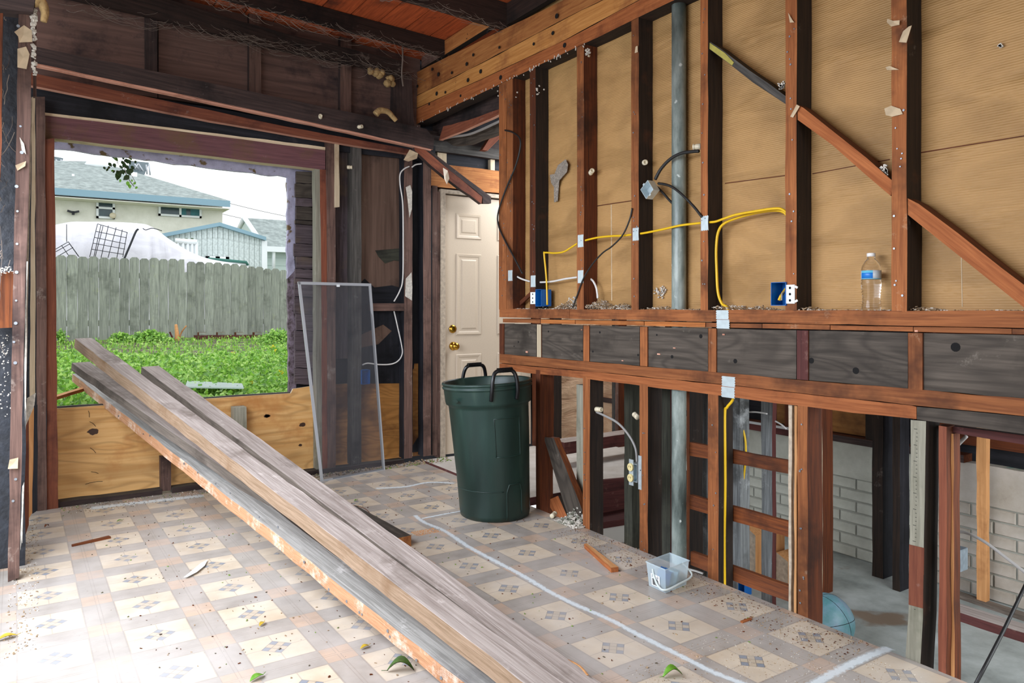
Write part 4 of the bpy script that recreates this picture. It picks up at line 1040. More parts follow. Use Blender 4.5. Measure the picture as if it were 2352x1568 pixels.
cable('black_cable', [(1605, 347), (1590, 348), (1565, 352), (1540, 365), (1518, 388), (1505, 412)], 'X', 2.385, .0075, 'blackcable', 'thick black cable arching over the pipe to the metal box')
cable('black_cable', [(1512, 421), (1530, 424), (1548, 432), (1570, 450), (1595, 476), (1612, 498)], 'X', 2.385, .006, 'blackcable', 'black cable from the metal box down to the fifth stud')
cable('black_cable', [(1510, 430), (1524, 444), (1536, 458), (1548, 470)], 'X', 2.44, .006, 'blackcable', 'black cable end passing behind the pipe')
cable('grey_cable', [(1012, 320), (1040, 314), (1075, 309), (1105, 298), (1150, 277)], 'X', 2.55, .009, 'greycable', 'grey cable strung under the rafters above the passage')
cable('white_cable', [(940, 382), (928, 388), (919, 400), (919, 425), (925, 470), (926, 560), (925, 640), (918, 668), (905, 692)], 'Y', 4.915, .005, 'whitecable', 'white cable hanging down the stud left of the door')
cable('white_cable', [(905, 714), (912, 745), (922, 790), (924, 812), (915, 828), (898, 836), (870, 837), (845, 834), (832, 838)], 'Y', 4.95, .005, 'whitecable', 'white cable looping under the small blocking into the wall')
cable('white_cable', [(946, 384), (955, 378), (968, 376)], 'Y', 4.92, .005, 'whitecable', 'stub of white cable beside the stud top')
cable('white_cable', [(1706, 947), (1735, 946), (1762, 950)], 'X', 3.0, .004, 'whitecable', 'white cable between the mottled posts in the lower opening')
cable('white_cable', [(1781, 967), (1795, 975), (1806, 985)], 'X', 3.0, .004, 'whitecable', 'short white cable right of the mottled post')

# metal box at the fourth stud, tilted
mc_ = at(1493, 436, 'X', 2.40)
Mr = Matrix.Rotation(math.radians(-38), 3, 'X') @ M3
mb = jbox(mc_, Mr, (.06, .06, .04), 'steel', 'metal_box', 'rusty open metal box tilted beside the fourth stud', 'junction box')
for s in (-1, 1): joined('lug', [([mc_ + Mr @ Vector(p) for p in bx((0, s * .034, .02), (.012, .008, .002))[0]], bx((0, 0, 0), (1, 1, 1))[1], 0)], [W['steel']], mb)

# blue switch boxes with their white flanges
def blue_box(x0, x1, y0, y1, fl, label, ncable=False):
    ya, yb = ypx(x0, XS - .008), ypx(x1, XS - .008)
    z1, z0 = at(x0, y0, 'X', XS - .008).z, at(x0, y1, 'X', XS - .008).z
    c = Vector((XS + .027, (ya + yb) / 2, (z0 + z1) / 2))
    o = jbox(c, M3, (ya - yb, z1 - z0, .07), 'blue', 'switch_box', label, 'switch box')
    fa, fb = ypx(fl[0], XS - .003), ypx(fl[1], XS - .003)
    fz1, fz0 = at(fl[0], fl[2], 'X', XS - .003).z, at(fl[0], fl[3], 'X', XS - .003).z
    prt = [(*bx((XS - .004, (fa + fb) / 2, (fz0 + fz1) / 2), (.0025, fa - fb, fz1 - fz0)), 0)]
    for k in (-1, 0, 1): prt.append((*disc((XS - .0055, (fa + fb) / 2, (fz0 + fz1) / 2 + k * (fz1 - fz0) * .33), -X, .005, .0008, 10), 1))
    joined('flange', prt, [W['whitetrim'], W['hole']], o)
    if ncable:
        joined('cable_ends', [(*tube_geo([c + Vector((.02, .006, .02)), c + Vector((-.02, .0, -.01)), c + Vector((-.025, .004, -.025))], .006, 6), 0),
                              (*tube_geo([c + Vector((.02, -.01, .025)), c + Vector((-.02, -.006, .0)), c + Vector((-.025, -.008, -.025))], .003, 6), 1)], [W['yellow'], W['greycable']], o)
    return o, c
b1, c1_ = blue_box(1230, 1243, 665, 703, (1219, 1230, 671, 698), 'blue switch box with a diamond label at the second stud')
m_lab = plain('sticker', hx('c9c4ba'), .5)
lc = Vector((c1_.x + .0, ypx(1243, XS) - .0035, c1_.z))
joined('sticker', [(*bx(lc, (.026, .001, .026), Matrix.Rotation(math.radians(35), 3, 'Y')), 0)] + [(*bx(lc + Matrix.Rotation(math.radians(35), 3, 'Y') @ Vector((-.008 + k * .003, -.0008, 0)), (.0015, .001, .016), Matrix.Rotation(math.radians(35), 3, 'Y')), 1) for k in range(6)], [m_lab, W['hole']], b1)
b2, c2_ = blue_box(1771, 1804, 649, 701, (1805, 1826, 654, 697), 'blue switch box with cut cable ends beside the sixth stud', True)
for y, s in ((659, 1), (691, -1)): joined('spur', [(*bx(at(1829, y, 'X', XS - .004), (.0025, .012, .008), Matrix.Rotation(.5 * s, 3, 'X')), 0)], [W['whitetrim']], b2)
jb3 = jbox(Vector((xpx(838), 4.94, .63)) + Vector((.0, 0, .02)), frame(Vector(), X, -Y).to_3x3(), (.06, .10, .06), 'blue', 'switch_box', 'blue switch box seen through the leaning window screen', 'switch box')

# porcelain tubes
def knob_tube(px, py, ax, v, d, L, label):
    c = at(px, py, ax, v); d = Vector(d).normalized()
    o = lathe('insulator', [(.0, 0), (.011, 0), (.013, .003), (.013, L * .6), (.0115, L * .62), (.0115, L * .8), (.013, L * .82), (.013, L), (.006, L), (.006, L - .008), (0, L - .008)], W['porcelain'], frame(c - d * L / 2, d.orthogonal(), d), None, 16)
    return tag(o, label, 'insulator')
knob_tube(1349, 135, 'X', 2.43, (-.5, -.9, .9), .045, 'porcelain tube high on the third stud under the beam')
knob_tube(1358, 395, 'X', 2.43, (-.4, -1, .25), .042, 'porcelain tube halfway up the third stud')
knob_tube(1601, 337, 'X', 2.42, (-.6, 1, 0), .035, 'porcelain tube beside the fifth stud where the thick cable ends')
knob_tube(1481, 373, 'X', 2.42, (-.5, -1, -.1), .02, 'tiny porcelain tube on the dark side of the fourth stud')
knob_tube(1375, 940, 'X', 2.43, (.15, -1, .05), .04, 'porcelain tube in the lower stud above the grey cable')
knob_tube(1461, 955, 'X', 2.45, (.3, 1, .3), .04, 'porcelain tube on the lower stud next to the wall socket')
knob_tube(736, 268, 'Y', 4.80, (-.3, -1, .1), .04, 'porcelain tube in the long dark header, left one')
knob_tube(827, 291, 'Y', 4.80, (.4, -1, .0), .04, 'porcelain tube in the long dark header, right one')
knob_tube(803, 384, 'Y', 4.93, (1, -.5, 0), .035, 'porcelain tube low beside the grey stud right of the opening')
knob_tube(1271, 1182, 'Z', .013, (1, .75, 0), .06, 'porcelain tube lying on the floor by the post')

# scraps hanging on studs
scrap('torn_mesh', [(1277, 400), (1285, 380), (1302, 366), (1310, 378), (1307, 395), (1290, 415), (1285, 430), (1284, 462), (1276, 465), (1276, 430), (1266, 420), (1268, 402)], 'X', 2.474, plain('lath_grey', hx('8e8478'), .9, bump=.8, scale=120, var=.4), None, .02, 'torn grey lath scrap hanging on the kraft paper', 'scrap')
for pts in ([(2040, 44), (2052, 48), (2070, 48), (2068, 58), (2050, 62), (2040, 52)], [(2090, 62), (2098, 60), (2082, 98), (2066, 97), (2075, 72)], [(2034, 250), (2048, 243), (2068, 250), (2074, 262), (2050, 268), (2037, 265)], [(2036, 155), (2045, 152), (2065, 160), (2040, 162)],
            [(1816, 268), (1830, 240), (1837, 244), (1822, 270)], [(1812, 30), (1820, 45), (1826, 52), (1815, 52)], [(1463, 108), (1468, 106), (1466, 120), (1458, 122)]):
    scrap('paper_scrap', pts, 'X', XS - .004, W['paperbit'], wall_right, .012)
scrap('paper_scrap', [(937, 345), (960, 352), (955, 365), (935, 372), (925, 368)], 'Y', 4.79, W['paperbit'], wall_back, .03)
scrap('paper_scrap', [(1015, 386), (1028, 392), (1030, 410), (1024, 424), (1018, 412)], 'Y', 4.78, W['doorpaint'], wall_back, .02)
scrap('paper_scrap', [(931, 430), (942, 425), (946, 440), (945, 480), (940, 500), (936, 460)], 'Y', 4.925, W['plaster'], wall_back, .01)
scrap('paper_scrap', [(932, 640), (945, 625), (947, 660), (945, 690), (930, 680)], 'Y', 4.925, W['plaster'], wall_back, .01)

# ---------------------------------------------------------------- debris on plates and floor (loose, uncountable)
def duff(name, lo, hi, n, r, mats, parent=None, label=None, cat=None, pile=None, lump=None):
    parts = []
    for _ in range(n):
        p = Vector((R.uniform(lo[0], hi[0]), R.uniform(lo[1], hi[1]), 0))
        z = lo[2]
        if pile:
            for (cx_, cy_, cr, ch) in pile:
                d = math.hypot(p.x - cx_, p.y - cy_) / cr
                if d < 1: z = max(z, lo[2] + ch * (1 - d) * R.random())
        s = R.uniform(*r)
        p.z = z + s * .3
        L = R.choice((1, 1, 1.3, 1.8))
        parts.append((*bx(p, (s * L, s * R.uniform(.4, 1), s * R.uniform(.25, .7)), Matrix.Rotation(R.uniform(0, 6.3), 3, 'Z') @ Matrix.Rotation(R.uniform(-.5, .5), 3, 'Y')), R.randrange(len(mats))))
    o = joined(name, parts, mats, parent); o['kind'] = 'stuff'
    return tag(o, label, cat)
zP = at(1500, 710, 'X', XS).z
zP = 1.134
piles = []
for (a, r_, h) in ((1312, .10, .06), (1380, .12, .055), (1430, .08, .035), (1250, .05, .03), (1670, .10, .03), (1700, .12, .02), (1750, .08, .02), (1855, .06, .02), (2120, .08, .02), (1520, .1, .02)):
    piles.append((2.45, ypx(a, 2.45), r_, h))
duff('debris', (2.395, .95, 1.136), (2.48, 3.75, 1.14), 1500, (.003, .008), [W['duff'], W['plaster'], W['duff']], None, 'crumbled plaster and wood dust lying on the long plate', 'debris', piles)
duff('debris', (2.395, 2.6, 1.136), (2.48, 3.3, 1.14), 1300, (.003, .008), [W['duff'], W['plaster'], W['duff']], None, 'heaped wood dust between the third and fourth stud', 'debris', piles)
duff('debris', (.10, 4.70, .0), (1.6, 4.92, .0), 900, (.002, .006), [W['plaster'], W['duff'], W['soil']], None, 'plaster crumbs and chips swept along the plywood under the opening', 'debris')
duff('debris', (1.5, 4.80, .0), (2.6, 4.95, .0), 500, (.004, .012), [W['duff'], W['soil']], None, 'brown chips along the wall foot between screen and door', 'debris')
duff('debris', (-.10, 2.9, .0), (.0, 4.7, .0), 500, (.002, .006), [W['plaster'], W['duff']], None, 'pale crumbs along the foot of the left wall', 'debris')
duff('debris', (2.18, 1.4, .0), (2.38, 3.0, .0), 1500, (.0012, .0042), [W['duff'], W['walnut'], W['duff']], None, 'wood dust along the open edge of the floor', 'debris', [(2.33, 2.62, .12, .02), (2.34, 2.3, .12, .015)])
duff('debris', (.2, 1.5, .0), (2.3, 4.6, .0), 900, (.002, .006), [W['soil'], W['duff'], W['walnut']], None, 'small dark specks and splinters scattered over the vinyl floor', 'debris')
duff('debris', (1.55, 1.2, .0), (2.3, 1.75, .0), 1300, (.001, .0028), [W['duff'], W['duff'], W['plaster']], None, 'sawdust scattered at the lower right of the floor', 'debris')
ic = at(1335, 1200, 'Z', 0)
duff('insulation', (ic.x - .10, ic.y - .08, 0), (ic.x + .07, ic.y + .10, 0), 500, (.006, .018), [W['plaster'], plain('insulation_grey', hx('8f8f80'), .95, bump=1, scale=60)], None, 'clump of grey insulation at the foot of the leaning short brace', 'insulation', [(ic.x, ic.y + .02, .09, .09)])
sc_ = at(975, 1222, 'Z', 0)
duff('sawdust', (sc_.x - .06, sc_.y - .04, 0), (sc_.x + .07, sc_.y + .04, 0), 700, (.001, .0028), [W['fir']], None, 'little heap of orange sawdust beside the sprayed corner mark', 'sawdust')

# foam blobs at the head of the back wall, and over the left stud
def blob(name, c, rad, label, n=7, mat='foam', parent=None, cat='foam'):
    bm = bmesh.new()
    for k in range(n):
        r = rad * R.uniform(.45, .9)
        q = Vector((R.uniform(-1, 1) * rad * 1.6, R.uniform(-.3, .3) * rad, R.uniform(-.6, .6) * rad))
        geo = bmesh.ops.create_icosphere(bm, subdivisions=2, radius=r, matrix=Matrix.Translation(q))
    for v in bm.verts: v.co *= 1 + R.uniform(-.08, .08)
    me = bpy.data.meshes.new(name); bm.to_mesh(me); bm.free(); me.materials.append(W[mat])
    me.polygons.foreach_set('use_smooth', [True] * len(me.polygons))
    o = put(name, me, Matrix.Translation(c), parent)
    return tag(o, label, cat) if parent is None else o
blob('foam_lump', at(868, 172, 'Y', 4.9), .04, 'pale expanding foam squeezed out high in the corner of the back wall')
blob('foam_lump', at(902, 188, 'Y', 4.9), .035, 'round foam lump next to the beam end')
o = tube('foam_strand', [at(863, 262, 'Y', 4.78), at(872, 254, 'Y', 4.78), at(890, 256, 'Y', 4.78), at(902, 268, 'Y', 4.78), at(910, 277, 'Y', 4.78)], lambda t: .024 - .008 * t, W['foam'], None, 10)
tag(o, 'curled foam strand resting on the long dark header', 'foam')
o = tube('foam_strand', [at(82, 2, 'Y', 3.68), at(96, 8, 'Y', 3.68), at(103, 28, 'Y', 3.68), at(100, 50, 'Y', 3.68)], lambda t: .026 - .014 * t, W['foam'], None, 10)
tag(o, 'brown foam tongue sticking out over the left stud top', 'foam')

# cobwebs
def webs(name, segs, n, spread, r, label):
    parts = []
    for _ in range(n):
        a, b = R.choice(segs)
        t0 = R.random(); L = R.uniform(.03, .18)
        p = a.lerp(b, t0) + Vector((R.uniform(-1, 1), R.uniform(-1, 1), R.uniform(-1, .5))) * spread
        d = (b - a).normalized() * L * R.choice((-1, 1)) + Vector((R.uniform(-1, 1), R.uniform(-1, 1), R.uniform(-1, .3))) * L * .5
        pts = []
        for k in range(6):
            t = k / 5
            pts.append(p + d * t + Vector((0, 0, -.12 * L * 4 * t * (1 - t))) + Vector([R.uniform(-1, 1) * .004 for _ in range(3)]))
        v, f = tube_geo(pts, r * R.uniform(.6, 1.8), 3)
        parts.append((v, f, 0))
    o = joined(name, parts, [W['web']]); o['kind'] = 'stuff'
    return tag(o, label, 'cobweb')
V = Vector
webs('cobweb', [(V((.2, 4.87, 2.90)), V((2.3, 4.87, 2.86))), (V((.9, 4.87, 2.90)), V((2.3, 4.87, 2.88)))], 260, .035, .0008, 'dense cobwebs along the rim at the head of the back wall')
webs('cobweb', [(V((.8, 4.5, 2.96)), V((2.35, 4.5, 2.91)))], 160, .035, .0008, 'cobwebs along the middle ceiling joist')
webs('cobweb', [(V((1.3, 3.75, 2.93)), V((2.35, 3.75, 2.87)))], 60, .03, .0008, 'cobwebs along the nearest ceiling joist')
webs('cobweb', [(V((-.17, 3.75, 1.0)), V((-.13, 3.75, 2.5)))], 60, .03, .0012, 'cobwebs over the tar paper of the left wall')
o = tube('cobweb_strand', [at(924, 98, 'X', 2.2), at(925, 130, 'X', 2.2), at(923, 170, 'X', 2.2), at(926, 198, 'X', 2.2)], .006, W['web'], None, 6)
tag(o, 'thick cobweb strand hanging from the joist end', 'cobweb')

# seams, chalk lines and small leftovers on the kraft paper
for pts in ([(2110, 350), (2400, 303), (2400, 305), (2110, 352.5)], [(1665, 420), (1803, 402), (1803, 404), (1665, 422)], [(1866, 398), (2043, 365), (2043, 367), (1866, 400)], [(1370, 472), (1450, 460), (1450, 462), (1370, 474)]):
    xslab('paper_seam', pts, .002, 'stud_brown', 'stud_brown', xp=2.480, grain=Y, jit=.0004)
for pts in ([(1403, 470), (1405, 470), (1406, 690), (1404, 690)], [(2207, 590), (2209, 590), (2211, 704), (2209, 704)]):
    xslab('chalk_line', pts, .0006, 'paperbit', 'paperbit', xp=2.4812, grain=Z, jit=.0004)
xslab('lath_stub', [(1184, 700), (1220, 668), (1224, 674), (1190, 705)], .012, 'stud_brown', 'stud_brown', xp=2.44)
crumbs2 = []
for (px, py, n_, sp) in ((1796, 196, 26, 7), (2031, 392, 40, 10), (1520, 668, 40, 14), (1352, 120, 20, 8), (1165, 215, 30, 22), (1230, 210, 20, 14), (2298, 105, 8, 4), (1318, 690, 20, 8)):
    for _ in range(n_):
        p = at(px + R.gauss(0, sp * .5), py + R.gauss(0, sp * .5), 'X', 2.405 if px in (1796, 2031) else (2.474 if px in (1520, 2298) else 2.395))
        crumbs2.append((*bx(p, (.006, R.uniform(.003, .009), R.uniform(.003, .009)), Matrix.Rotation(R.uniform(0, 3), 3, 'X')), 0))
joined('lint_crumbs', crumbs2, [W['plaster']], wall_right)['kind'] = 'stuff'

# ---------------------------------------------------------------- dust can
def can():
    c = Vector((2.135, 3.455, 0))
    gm, N, L, P = mat_base('green_plastic')
    tc = N.new('ShaderNodeTexCoord'); nz = N.new('ShaderNodeTexNoise'); nz.inputs['Scale'].default_value = 3; nz.inputs['Detail'].default_value = 8
    mp = N.new('ShaderNodeMapping'); mp.inputs['Scale'].default_value = (2.5, 2.5, .5)
    L.new(tc.outputs['Object'], mp.inputs['Vector']); L.new(mp.outputs[0], nz.inputs['Vector'])
    L.new(ramp(N, L, nz.outputs['Fac'], [(0.35, hx('10241f')), (0.6, hx('1a342d')), (0.78, hx('465a4c'))]), P.inputs['Base Color'])
    L.new(mth(N, L, 'MULTIPLY_ADD', nz.outputs['Fac'], .4, .22), P.inputs['Roughness'])
    prof = [(.0, .004), (.165, .004), (.182, .0), (.192, .006), (.196, .03), (.203, .22), (.214, .42), (.222, .60), (.224, .615), (.236, .622), (.239, .635), (.243, .70), (.244, .705), (.250, .708), (.250, .716), (.245, .719),
            (.245, .726), (.251, .729), (.251, .738), (.246, .742), (.240, .742), (.236, .735), (.228, .70), (.215, .60), (.19, .06), (.0, .05)]
    def dfm(v):
        an = math.atan2(v.y, v.x)
        v = v.copy()
        v += (Vector((-C_, S_, 0)) * .045 * (v.z / .74) ** 1.2)       # the side wall leans, the can is worn out of true
        v.z -= 0.012 * (v.z / .74) * math.cos(an - math.atan2(S_, -C_))
        return v
    # moulded panels and foot recesses
    n = 96
    vs, fs = [], []
    fa = math.atan2(-c.y, -c.x)
    for r, z in prof:
        for k in range(n):
            a = 2 * math.pi * k / n
            rr = r
            da = (a - fa + math.pi) % (2 * math.pi) - math.pi
            if .1 < z < .19 and r > .19: pass
            vs.append(dfm(Vector((rr * math.cos(a), rr * math.sin(a), z))))
    m = len(prof)
    for i in range(m - 1):
        for k in range(n):
            a = i * n + k; b = i * n + (k + 1) % n
            fs.append((a, b, b + n, a + n))
    o = put('trash_can', mesh('trash_can', vs, fs, gm, None, True), Matrix.Translation(c))
    tag(o, 'tall dark green plastic trash can with black handles against the stud wall', 'trash can')
    def surf(az, z, dr=0.0):
        ps = [(r, zz) for r, zz in prof[3:13]]
        r = ps[-1][0]
        for (r0, z0), (r1, z1) in zip(ps[:-1], ps[1:]):
            if z0 <= z <= z1: r = r0 + (r1 - r0) * (z - z0) / (z1 - z0)
        a = fa + az
        return c + dfm(Vector(((r + dr) * math.cos(a), (r + dr) * math.sin(a), z)))
    # raised frame of the moulded panel, and the arched foot recess outline
    def outline(pts, r, nm, k=1): tube(nm, [surf(a, z, .0) for a, z in pts], r, gm, o, 6, k=k)
    def arc(a0, z0, a1, z1, n=6): return [(a0 + (a1 - a0) * i / n, z0 + (z1 - z0) * i / n) for i in range(n)]
    q = arc(.12, .35, .82, .35) + arc(.82, .35, .82, .555) + arc(.82, .555, .12, .555) + arc(.12, .555, .12, .35) + [(.12, .35)]
    outline(q, .0032, 'moulded_panel')
    outline(arc(.34, .01, .36, .16) + arc(.36, .16, .44, .20) + arc(.44, .20, .78, .20) + arc(.78, .20, .84, .16) + arc(.84, .16, .84, .01), .004, 'foot_recess')
    outline(arc(-1.3, .165, .34, .165, 24), .0025, 'lower_ridge')
    # rims ridges
    # handles
    hm = plain('black_handle', hx('0c0d10'), .3)
    for az, hh in ((.36, .065), (.36 + math.pi, .075)):
        sgn = 1
        p = []
        def hp(da, z, dr): return surf(az + da, .60, dr) + Vector((0, 0, z - .60))
        pts = [hp(-.30, .655, .022), hp(-.29, .70, .034), hp(-.27, .76, .032), hp(-.22, .80, .022), hp(-.1, .812, .018), hp(.1, .812, .018), hp(.22, .80, .022), hp(.27, .76, .032), hp(.29, .70, .034), hp(.30, .655, .022)]
        h = tube('handle', pts, .0105, hm, o, 10, k=5)
        ribs = []
        for i in range(15):
            t = -.17 + i * .34 / 14
            cc = hp(t, .813, .018); nx = hp(t + .02, .813, .018)
            v, f = tube_geo([cc, cc + (nx - cc).normalized() * .003], .0135, 10); ribs.append((v, f, 0))
        joined('grip_ribs', ribs, [hm], h)
    # small plain oval badge
    bc = surf(-.72, .655, .018)
    nn = Vector((bc.x - c.x, bc.y - c.y, 0)).normalized()
    M = frame(bc, nn.cross(Z), nn)
    me = mesh('badge', [(math.cos(i * math.pi / 12) * .022, math.sin(i * math.pi / 12) * .008, z) for z in (0, .002) for i in range(24)], [tuple(range(24, 48))] + [(i, (i + 1) % 24, 24 + (i + 1) % 24, 24 + i) for i in range(24)], gm)
    put('badge', me, M, o)
can()

# ---------------------------------------------------------------- window screen leaning on the wall
def screen():
    TL, TR, BR, BL = V((1.472, 4.885, 1.31)), V((1.975, 4.885, 1.306)), V((2.042, 4.794, .004)), V((1.564, 4.693, .004))
    root = empty('window_screen', (TL + TR + BR + BL) / 4, 'grey aluminium window screen leaning against the wall left of the door', 'window screen')
    for a, b in ((TL, TR), (TR, BR), (BR, BL), (BL, TL)):
        nn = (TR - TL).cross(BL - TL).normalized()
        d = (b - a).normalized()
        timber('frame_bar', a - d * .009 - nn * .0, b + d * .009, .019, .009, [W['alu'], W['alu']], nn if nn.y < 0 else -nn, root, .5, 0)
    m, N, L, P = mat_base('screen_mesh')
    P.inputs['Base Color'].default_value = hx('5c5d62'); P.inputs['Roughness'].default_value = .7
    P.inputs['Alpha'].default_value = .36
    g = []
    n = 6
    vs = [TL.lerp(TR, i / n).lerp(BL.lerp(BR, i / n), j / n) for j in range(n + 1) for i in range(n + 1)]
    fs = [(j * (n + 1) + i, j * (n + 1) + i + 1, (j + 1) * (n + 1) + i + 1, (j + 1) * (n + 1) + i) for j in range(n) for i in range(n)]
    joined('mesh_panel', [(vs, fs, 0)], [m], root)
    joined('clip', [(*bx(TL.lerp(TR, .53) + V((0, -.008, -.012)), (.022, .004, .016)), 0)], [W['whitetrim']], root)
screen()

# ---------------------------------------------------------------- water bottle
def bottle():
    c = at(2001, 711, 'X', 2.432); c.z = 1.137
    g, N, L, P = mat_base('clear_plastic')
    P.inputs['Base Color'].default_value = (1, 1, 1, 1); P.inputs['Roughness'].default_value = .05
    P.inputs['Transmission Weight'].default_value = 1.0; P.inputs['IOR'].default_value = 1.25
    k = .195 / .205
    pr = [(.0, .004), (.022, .003), (.029, .0), (.0315, .006)]
    for i in range(9): z = .012 + i * .011; pr += [(.0315 - .002 * math.sin(i * .6), z), (.0295 - .002 * math.sin(i * .6), z + .0055)]
    pr += [(.0315, .113), (.032, .116), (.032, .146), (.0315, .150), (.029, .163), (.022, .178), (.0145, .188), (.0125, .190), (.0125, .199), (.011, .200)]
    pr = [(a, b * k) for a, b in pr]
    inner = [(max(0, a - .0008), b) for a, b in pr[::-1]]
    o = lathe('water_bottle', pr, g, Matrix.Translation(c), None, 32)
    tag(o, 'clear plastic water bottle with a blue label standing on the plate', 'bottle')
    lb, N, L, P = mat_base('bottle_label')
    tc = N.new('ShaderNodeTexCoord'); sp = N.new('ShaderNodeSeparateXYZ'); L.new(tc.outputs['Object'], sp.inputs[0])
    ang = mth(N, L, 'ARCTAN2', sp.outputs[1], sp.outputs[0])
    zz = sp.outputs[2]
    col = mixrgb(N, L, mth(N, L, 'GREATER_THAN', zz, .0215), hx('1672c4'), hx('6fc3dd'))
    # back panel of the label is white with small grey print lines
    side = mth(N, L, 'GREATER_THAN', mth(N, L, 'ABSOLUTE', mth(N, L, 'SUBTRACT', mth(N, L, 'ABSOLUTE', ang), 3.02)), .58)
    lines = mth(N, L, 'GREATER_THAN', mth(N, L, 'SINE', mth(N, L, 'MULTIPLY', zz, 2500.0)), .2)
    col = mixrgb(N, L, side, col, mixrgb(N, L, mth(N, L, 'MULTIPLY', lines, .4), hx('d8dcdf'), hx('6a7078')))
    edge = mth(N, L, 'LESS_THAN', zz, .002)
    col = mixrgb(N, L, edge, col, hx('8fd0ea'))
    L.new(col, P.inputs['Base Color']); P.inputs['Roughness'].default_value = .35
    lathe('label', [(.0323, 0), (.0323, .031 * k)], lb, frame(c + V((0, 0, .1155 * k)), X, Z), o, 32)
    lathe('cap', [(.0, 0), (.0142, 0), (.0142, .011), (.013, .0125), (.0, .0125)], plain('white_cap', hx('e8e4e0'), .4), Matrix.Translation(c + V((0, 0, .188))), o, 24)
bottle()

# ---------------------------------------------------------------- plastic tub with blue pieces
def tub():
    base = [at(1490, 1345, 'Z', 0), at(1529, 1363, 'Z', 0), at(1577, 1343, 'Z', 0)]
    P0, P1, P2 = base
    P3 = P0 + (P2 - P1)
    c = (P0 + P1 + P2 + P3) / 4
    h = .102
    m, N, L, Pn = mat_base('frosted_plastic')
    Pn.inputs['Base Color'].default_value = hx('cfe0e6'); Pn.inputs['Roughness'].default_value = .25
    Pn.inputs['Alpha'].default_value = .5
    def ring(k, z): return [V(((c + (p - c) * k).x, (c + (p - c) * k).y, z)) for p in (P0, P1, P2, P3)]
    loops = [ring(.98, .001), ring(1.13, h), ring(1.17, h), ring(1.17, h - .004), ring(1.145, h - .004)]
    vs = [p for l in loops for p in l]
    fs = [(0, 1, 2, 3)]
    for i in range(4):
        for k in range(4):
            a = i * 4 + k; b = i * 4 + (k + 1) % 4; fs.append((a, b, b + 4, a + 4))
    o = put('plastic_tub', mesh('plastic_tub', [v - c for v in vs], fs, m), Matrix.Translation(c))
    tag(o, 'clear square plastic tub with a barcode label on the floor', 'tub')
    # label on the left face
    def on_face(u, v):       # left face between P0 and P1
        a = c + (P0 - c) * (1 + .15 * v); b = c + (P1 - c) * (1 + .15 * v)
        p = a.lerp(b, u); p.z = h * v
        nrm = (P1 - P0).cross(Z).normalized()
        if nrm.dot(p - c) < 0: nrm = -nrm
        return p + nrm * .0012, nrm
    q = [on_face(.22, .12)[0], on_face(.70, .12)[0], on_face(.70, .60)[0], on_face(.22, .60)[0]]
    nrm = on_face(.5, .5)[1]
    joined('label', [([*q], [(0, 1, 2, 3)], 0)], [plain('label_white', hx('eef0f0'), .5)], o)
    bars = []
    u = .28
    while u < .63:
        w_ = R.choice((.006, .010, .016))
        bars.append(([on_face(a, b)[0] + nrm * .0008 for a, b in ((u, .16), (u + w_, .16), (u + w_, .42), (u, .42))], [(0, 1, 2, 3)], 0))
        u += w_ + R.choice((.008, .012, .018))
    joined('barcode', bars, [W['hole']], o)
    # printed characters, read as 181-3
    t = bpy.data.curves.new('label_text', 'FONT'); t.body = '181-3'; t.size = .017; t.extrude = .0002
    tmp = bpy.data.objects.new('tmp', t); C.objects.link(tmp)
    dg = bpy.context.evaluated_depsgraph_get()
    tme = bpy.data.meshes.new_from_object(tmp.evaluated_get(dg)); bpy.data.objects.remove(tmp)
    tme.name = 'label_text'; tme.materials.clear(); tme.materials.append(W['hole'])
    ex = (on_face(.7, .5)[0] - on_face(.22, .5)[0]).normalized()
    put('label_text', tme, frame(on_face(.25, .46)[0] + nrm * .001, ex, nrm), o)
    # drooping handle
    A = on_face(.34, .80)[0]; 
    B = c + (P2 - c) * 1.1 + (P3 - P2) * .35; B.z = h * .8
    hp = [A, on_face(.42, .55)[0] + nrm * .004, on_face(.72, .25)[0] + nrm * .012, (c + (P1 - c) * 1.22) + V((0, 0, .022)), (c + ((P1 + P2) / 2 - c) * 1.35) + V((0, 0, .028)), (c + (P2 - c) * 1.28) + V((0, 0, .04)), B]
    hm = plain('tub_handle', hx('c9d2cf'), .4)
    tube('handle', hp, .0042, hm, o, 8, flat=1.0)
    pcs = [('blue_insert', (-.012, .004, .040), (.045, .055, .05), 'blue'), ('grey_card', (.018, -.012, .036), (.03, .04, .06), 'greycable'), ('blue_insert', (.022, .028, .03), (.035, .03, .045), 'blue')]
    bag = plain('grey_blue_bag', hx('8fb0c0'), .35, bump=.6, scale=60, var=.2)
    for nm, d, dd, mm in pcs:
        mt = W['blue'] if mm == 'blue' else bag
        v, f = bx(c + V(d), dd, Matrix.Rotation(.5, 3, 'Z') @ Matrix.Rotation(.2, 3, 'X'))
        q = joined('clip_pack' if mm == 'blue' else 'bag', [(v, f, 0)], [mt])
        tag(q, {0: 'blue clip pack at the back inside the clear tub', 1: 'crumpled blue-grey bag inside the clear tub', 2: 'blue clip pack at the right inside the clear tub'}[pcs.index((nm, d, dd, mm))], 'packet')
    sh = [at(1578, 1306, 'Z', .012), at(1598, 1311, 'Z', .012), at(1615, 1317, 'Z', .008)]
    tag(tube('plastic_offcut', sh, .008, plain('white_offcut', hx('cfd0cb'), .5), None, 6, .5), 'white plastic offcut on the floor right of the tub', 'offcut')
tub()

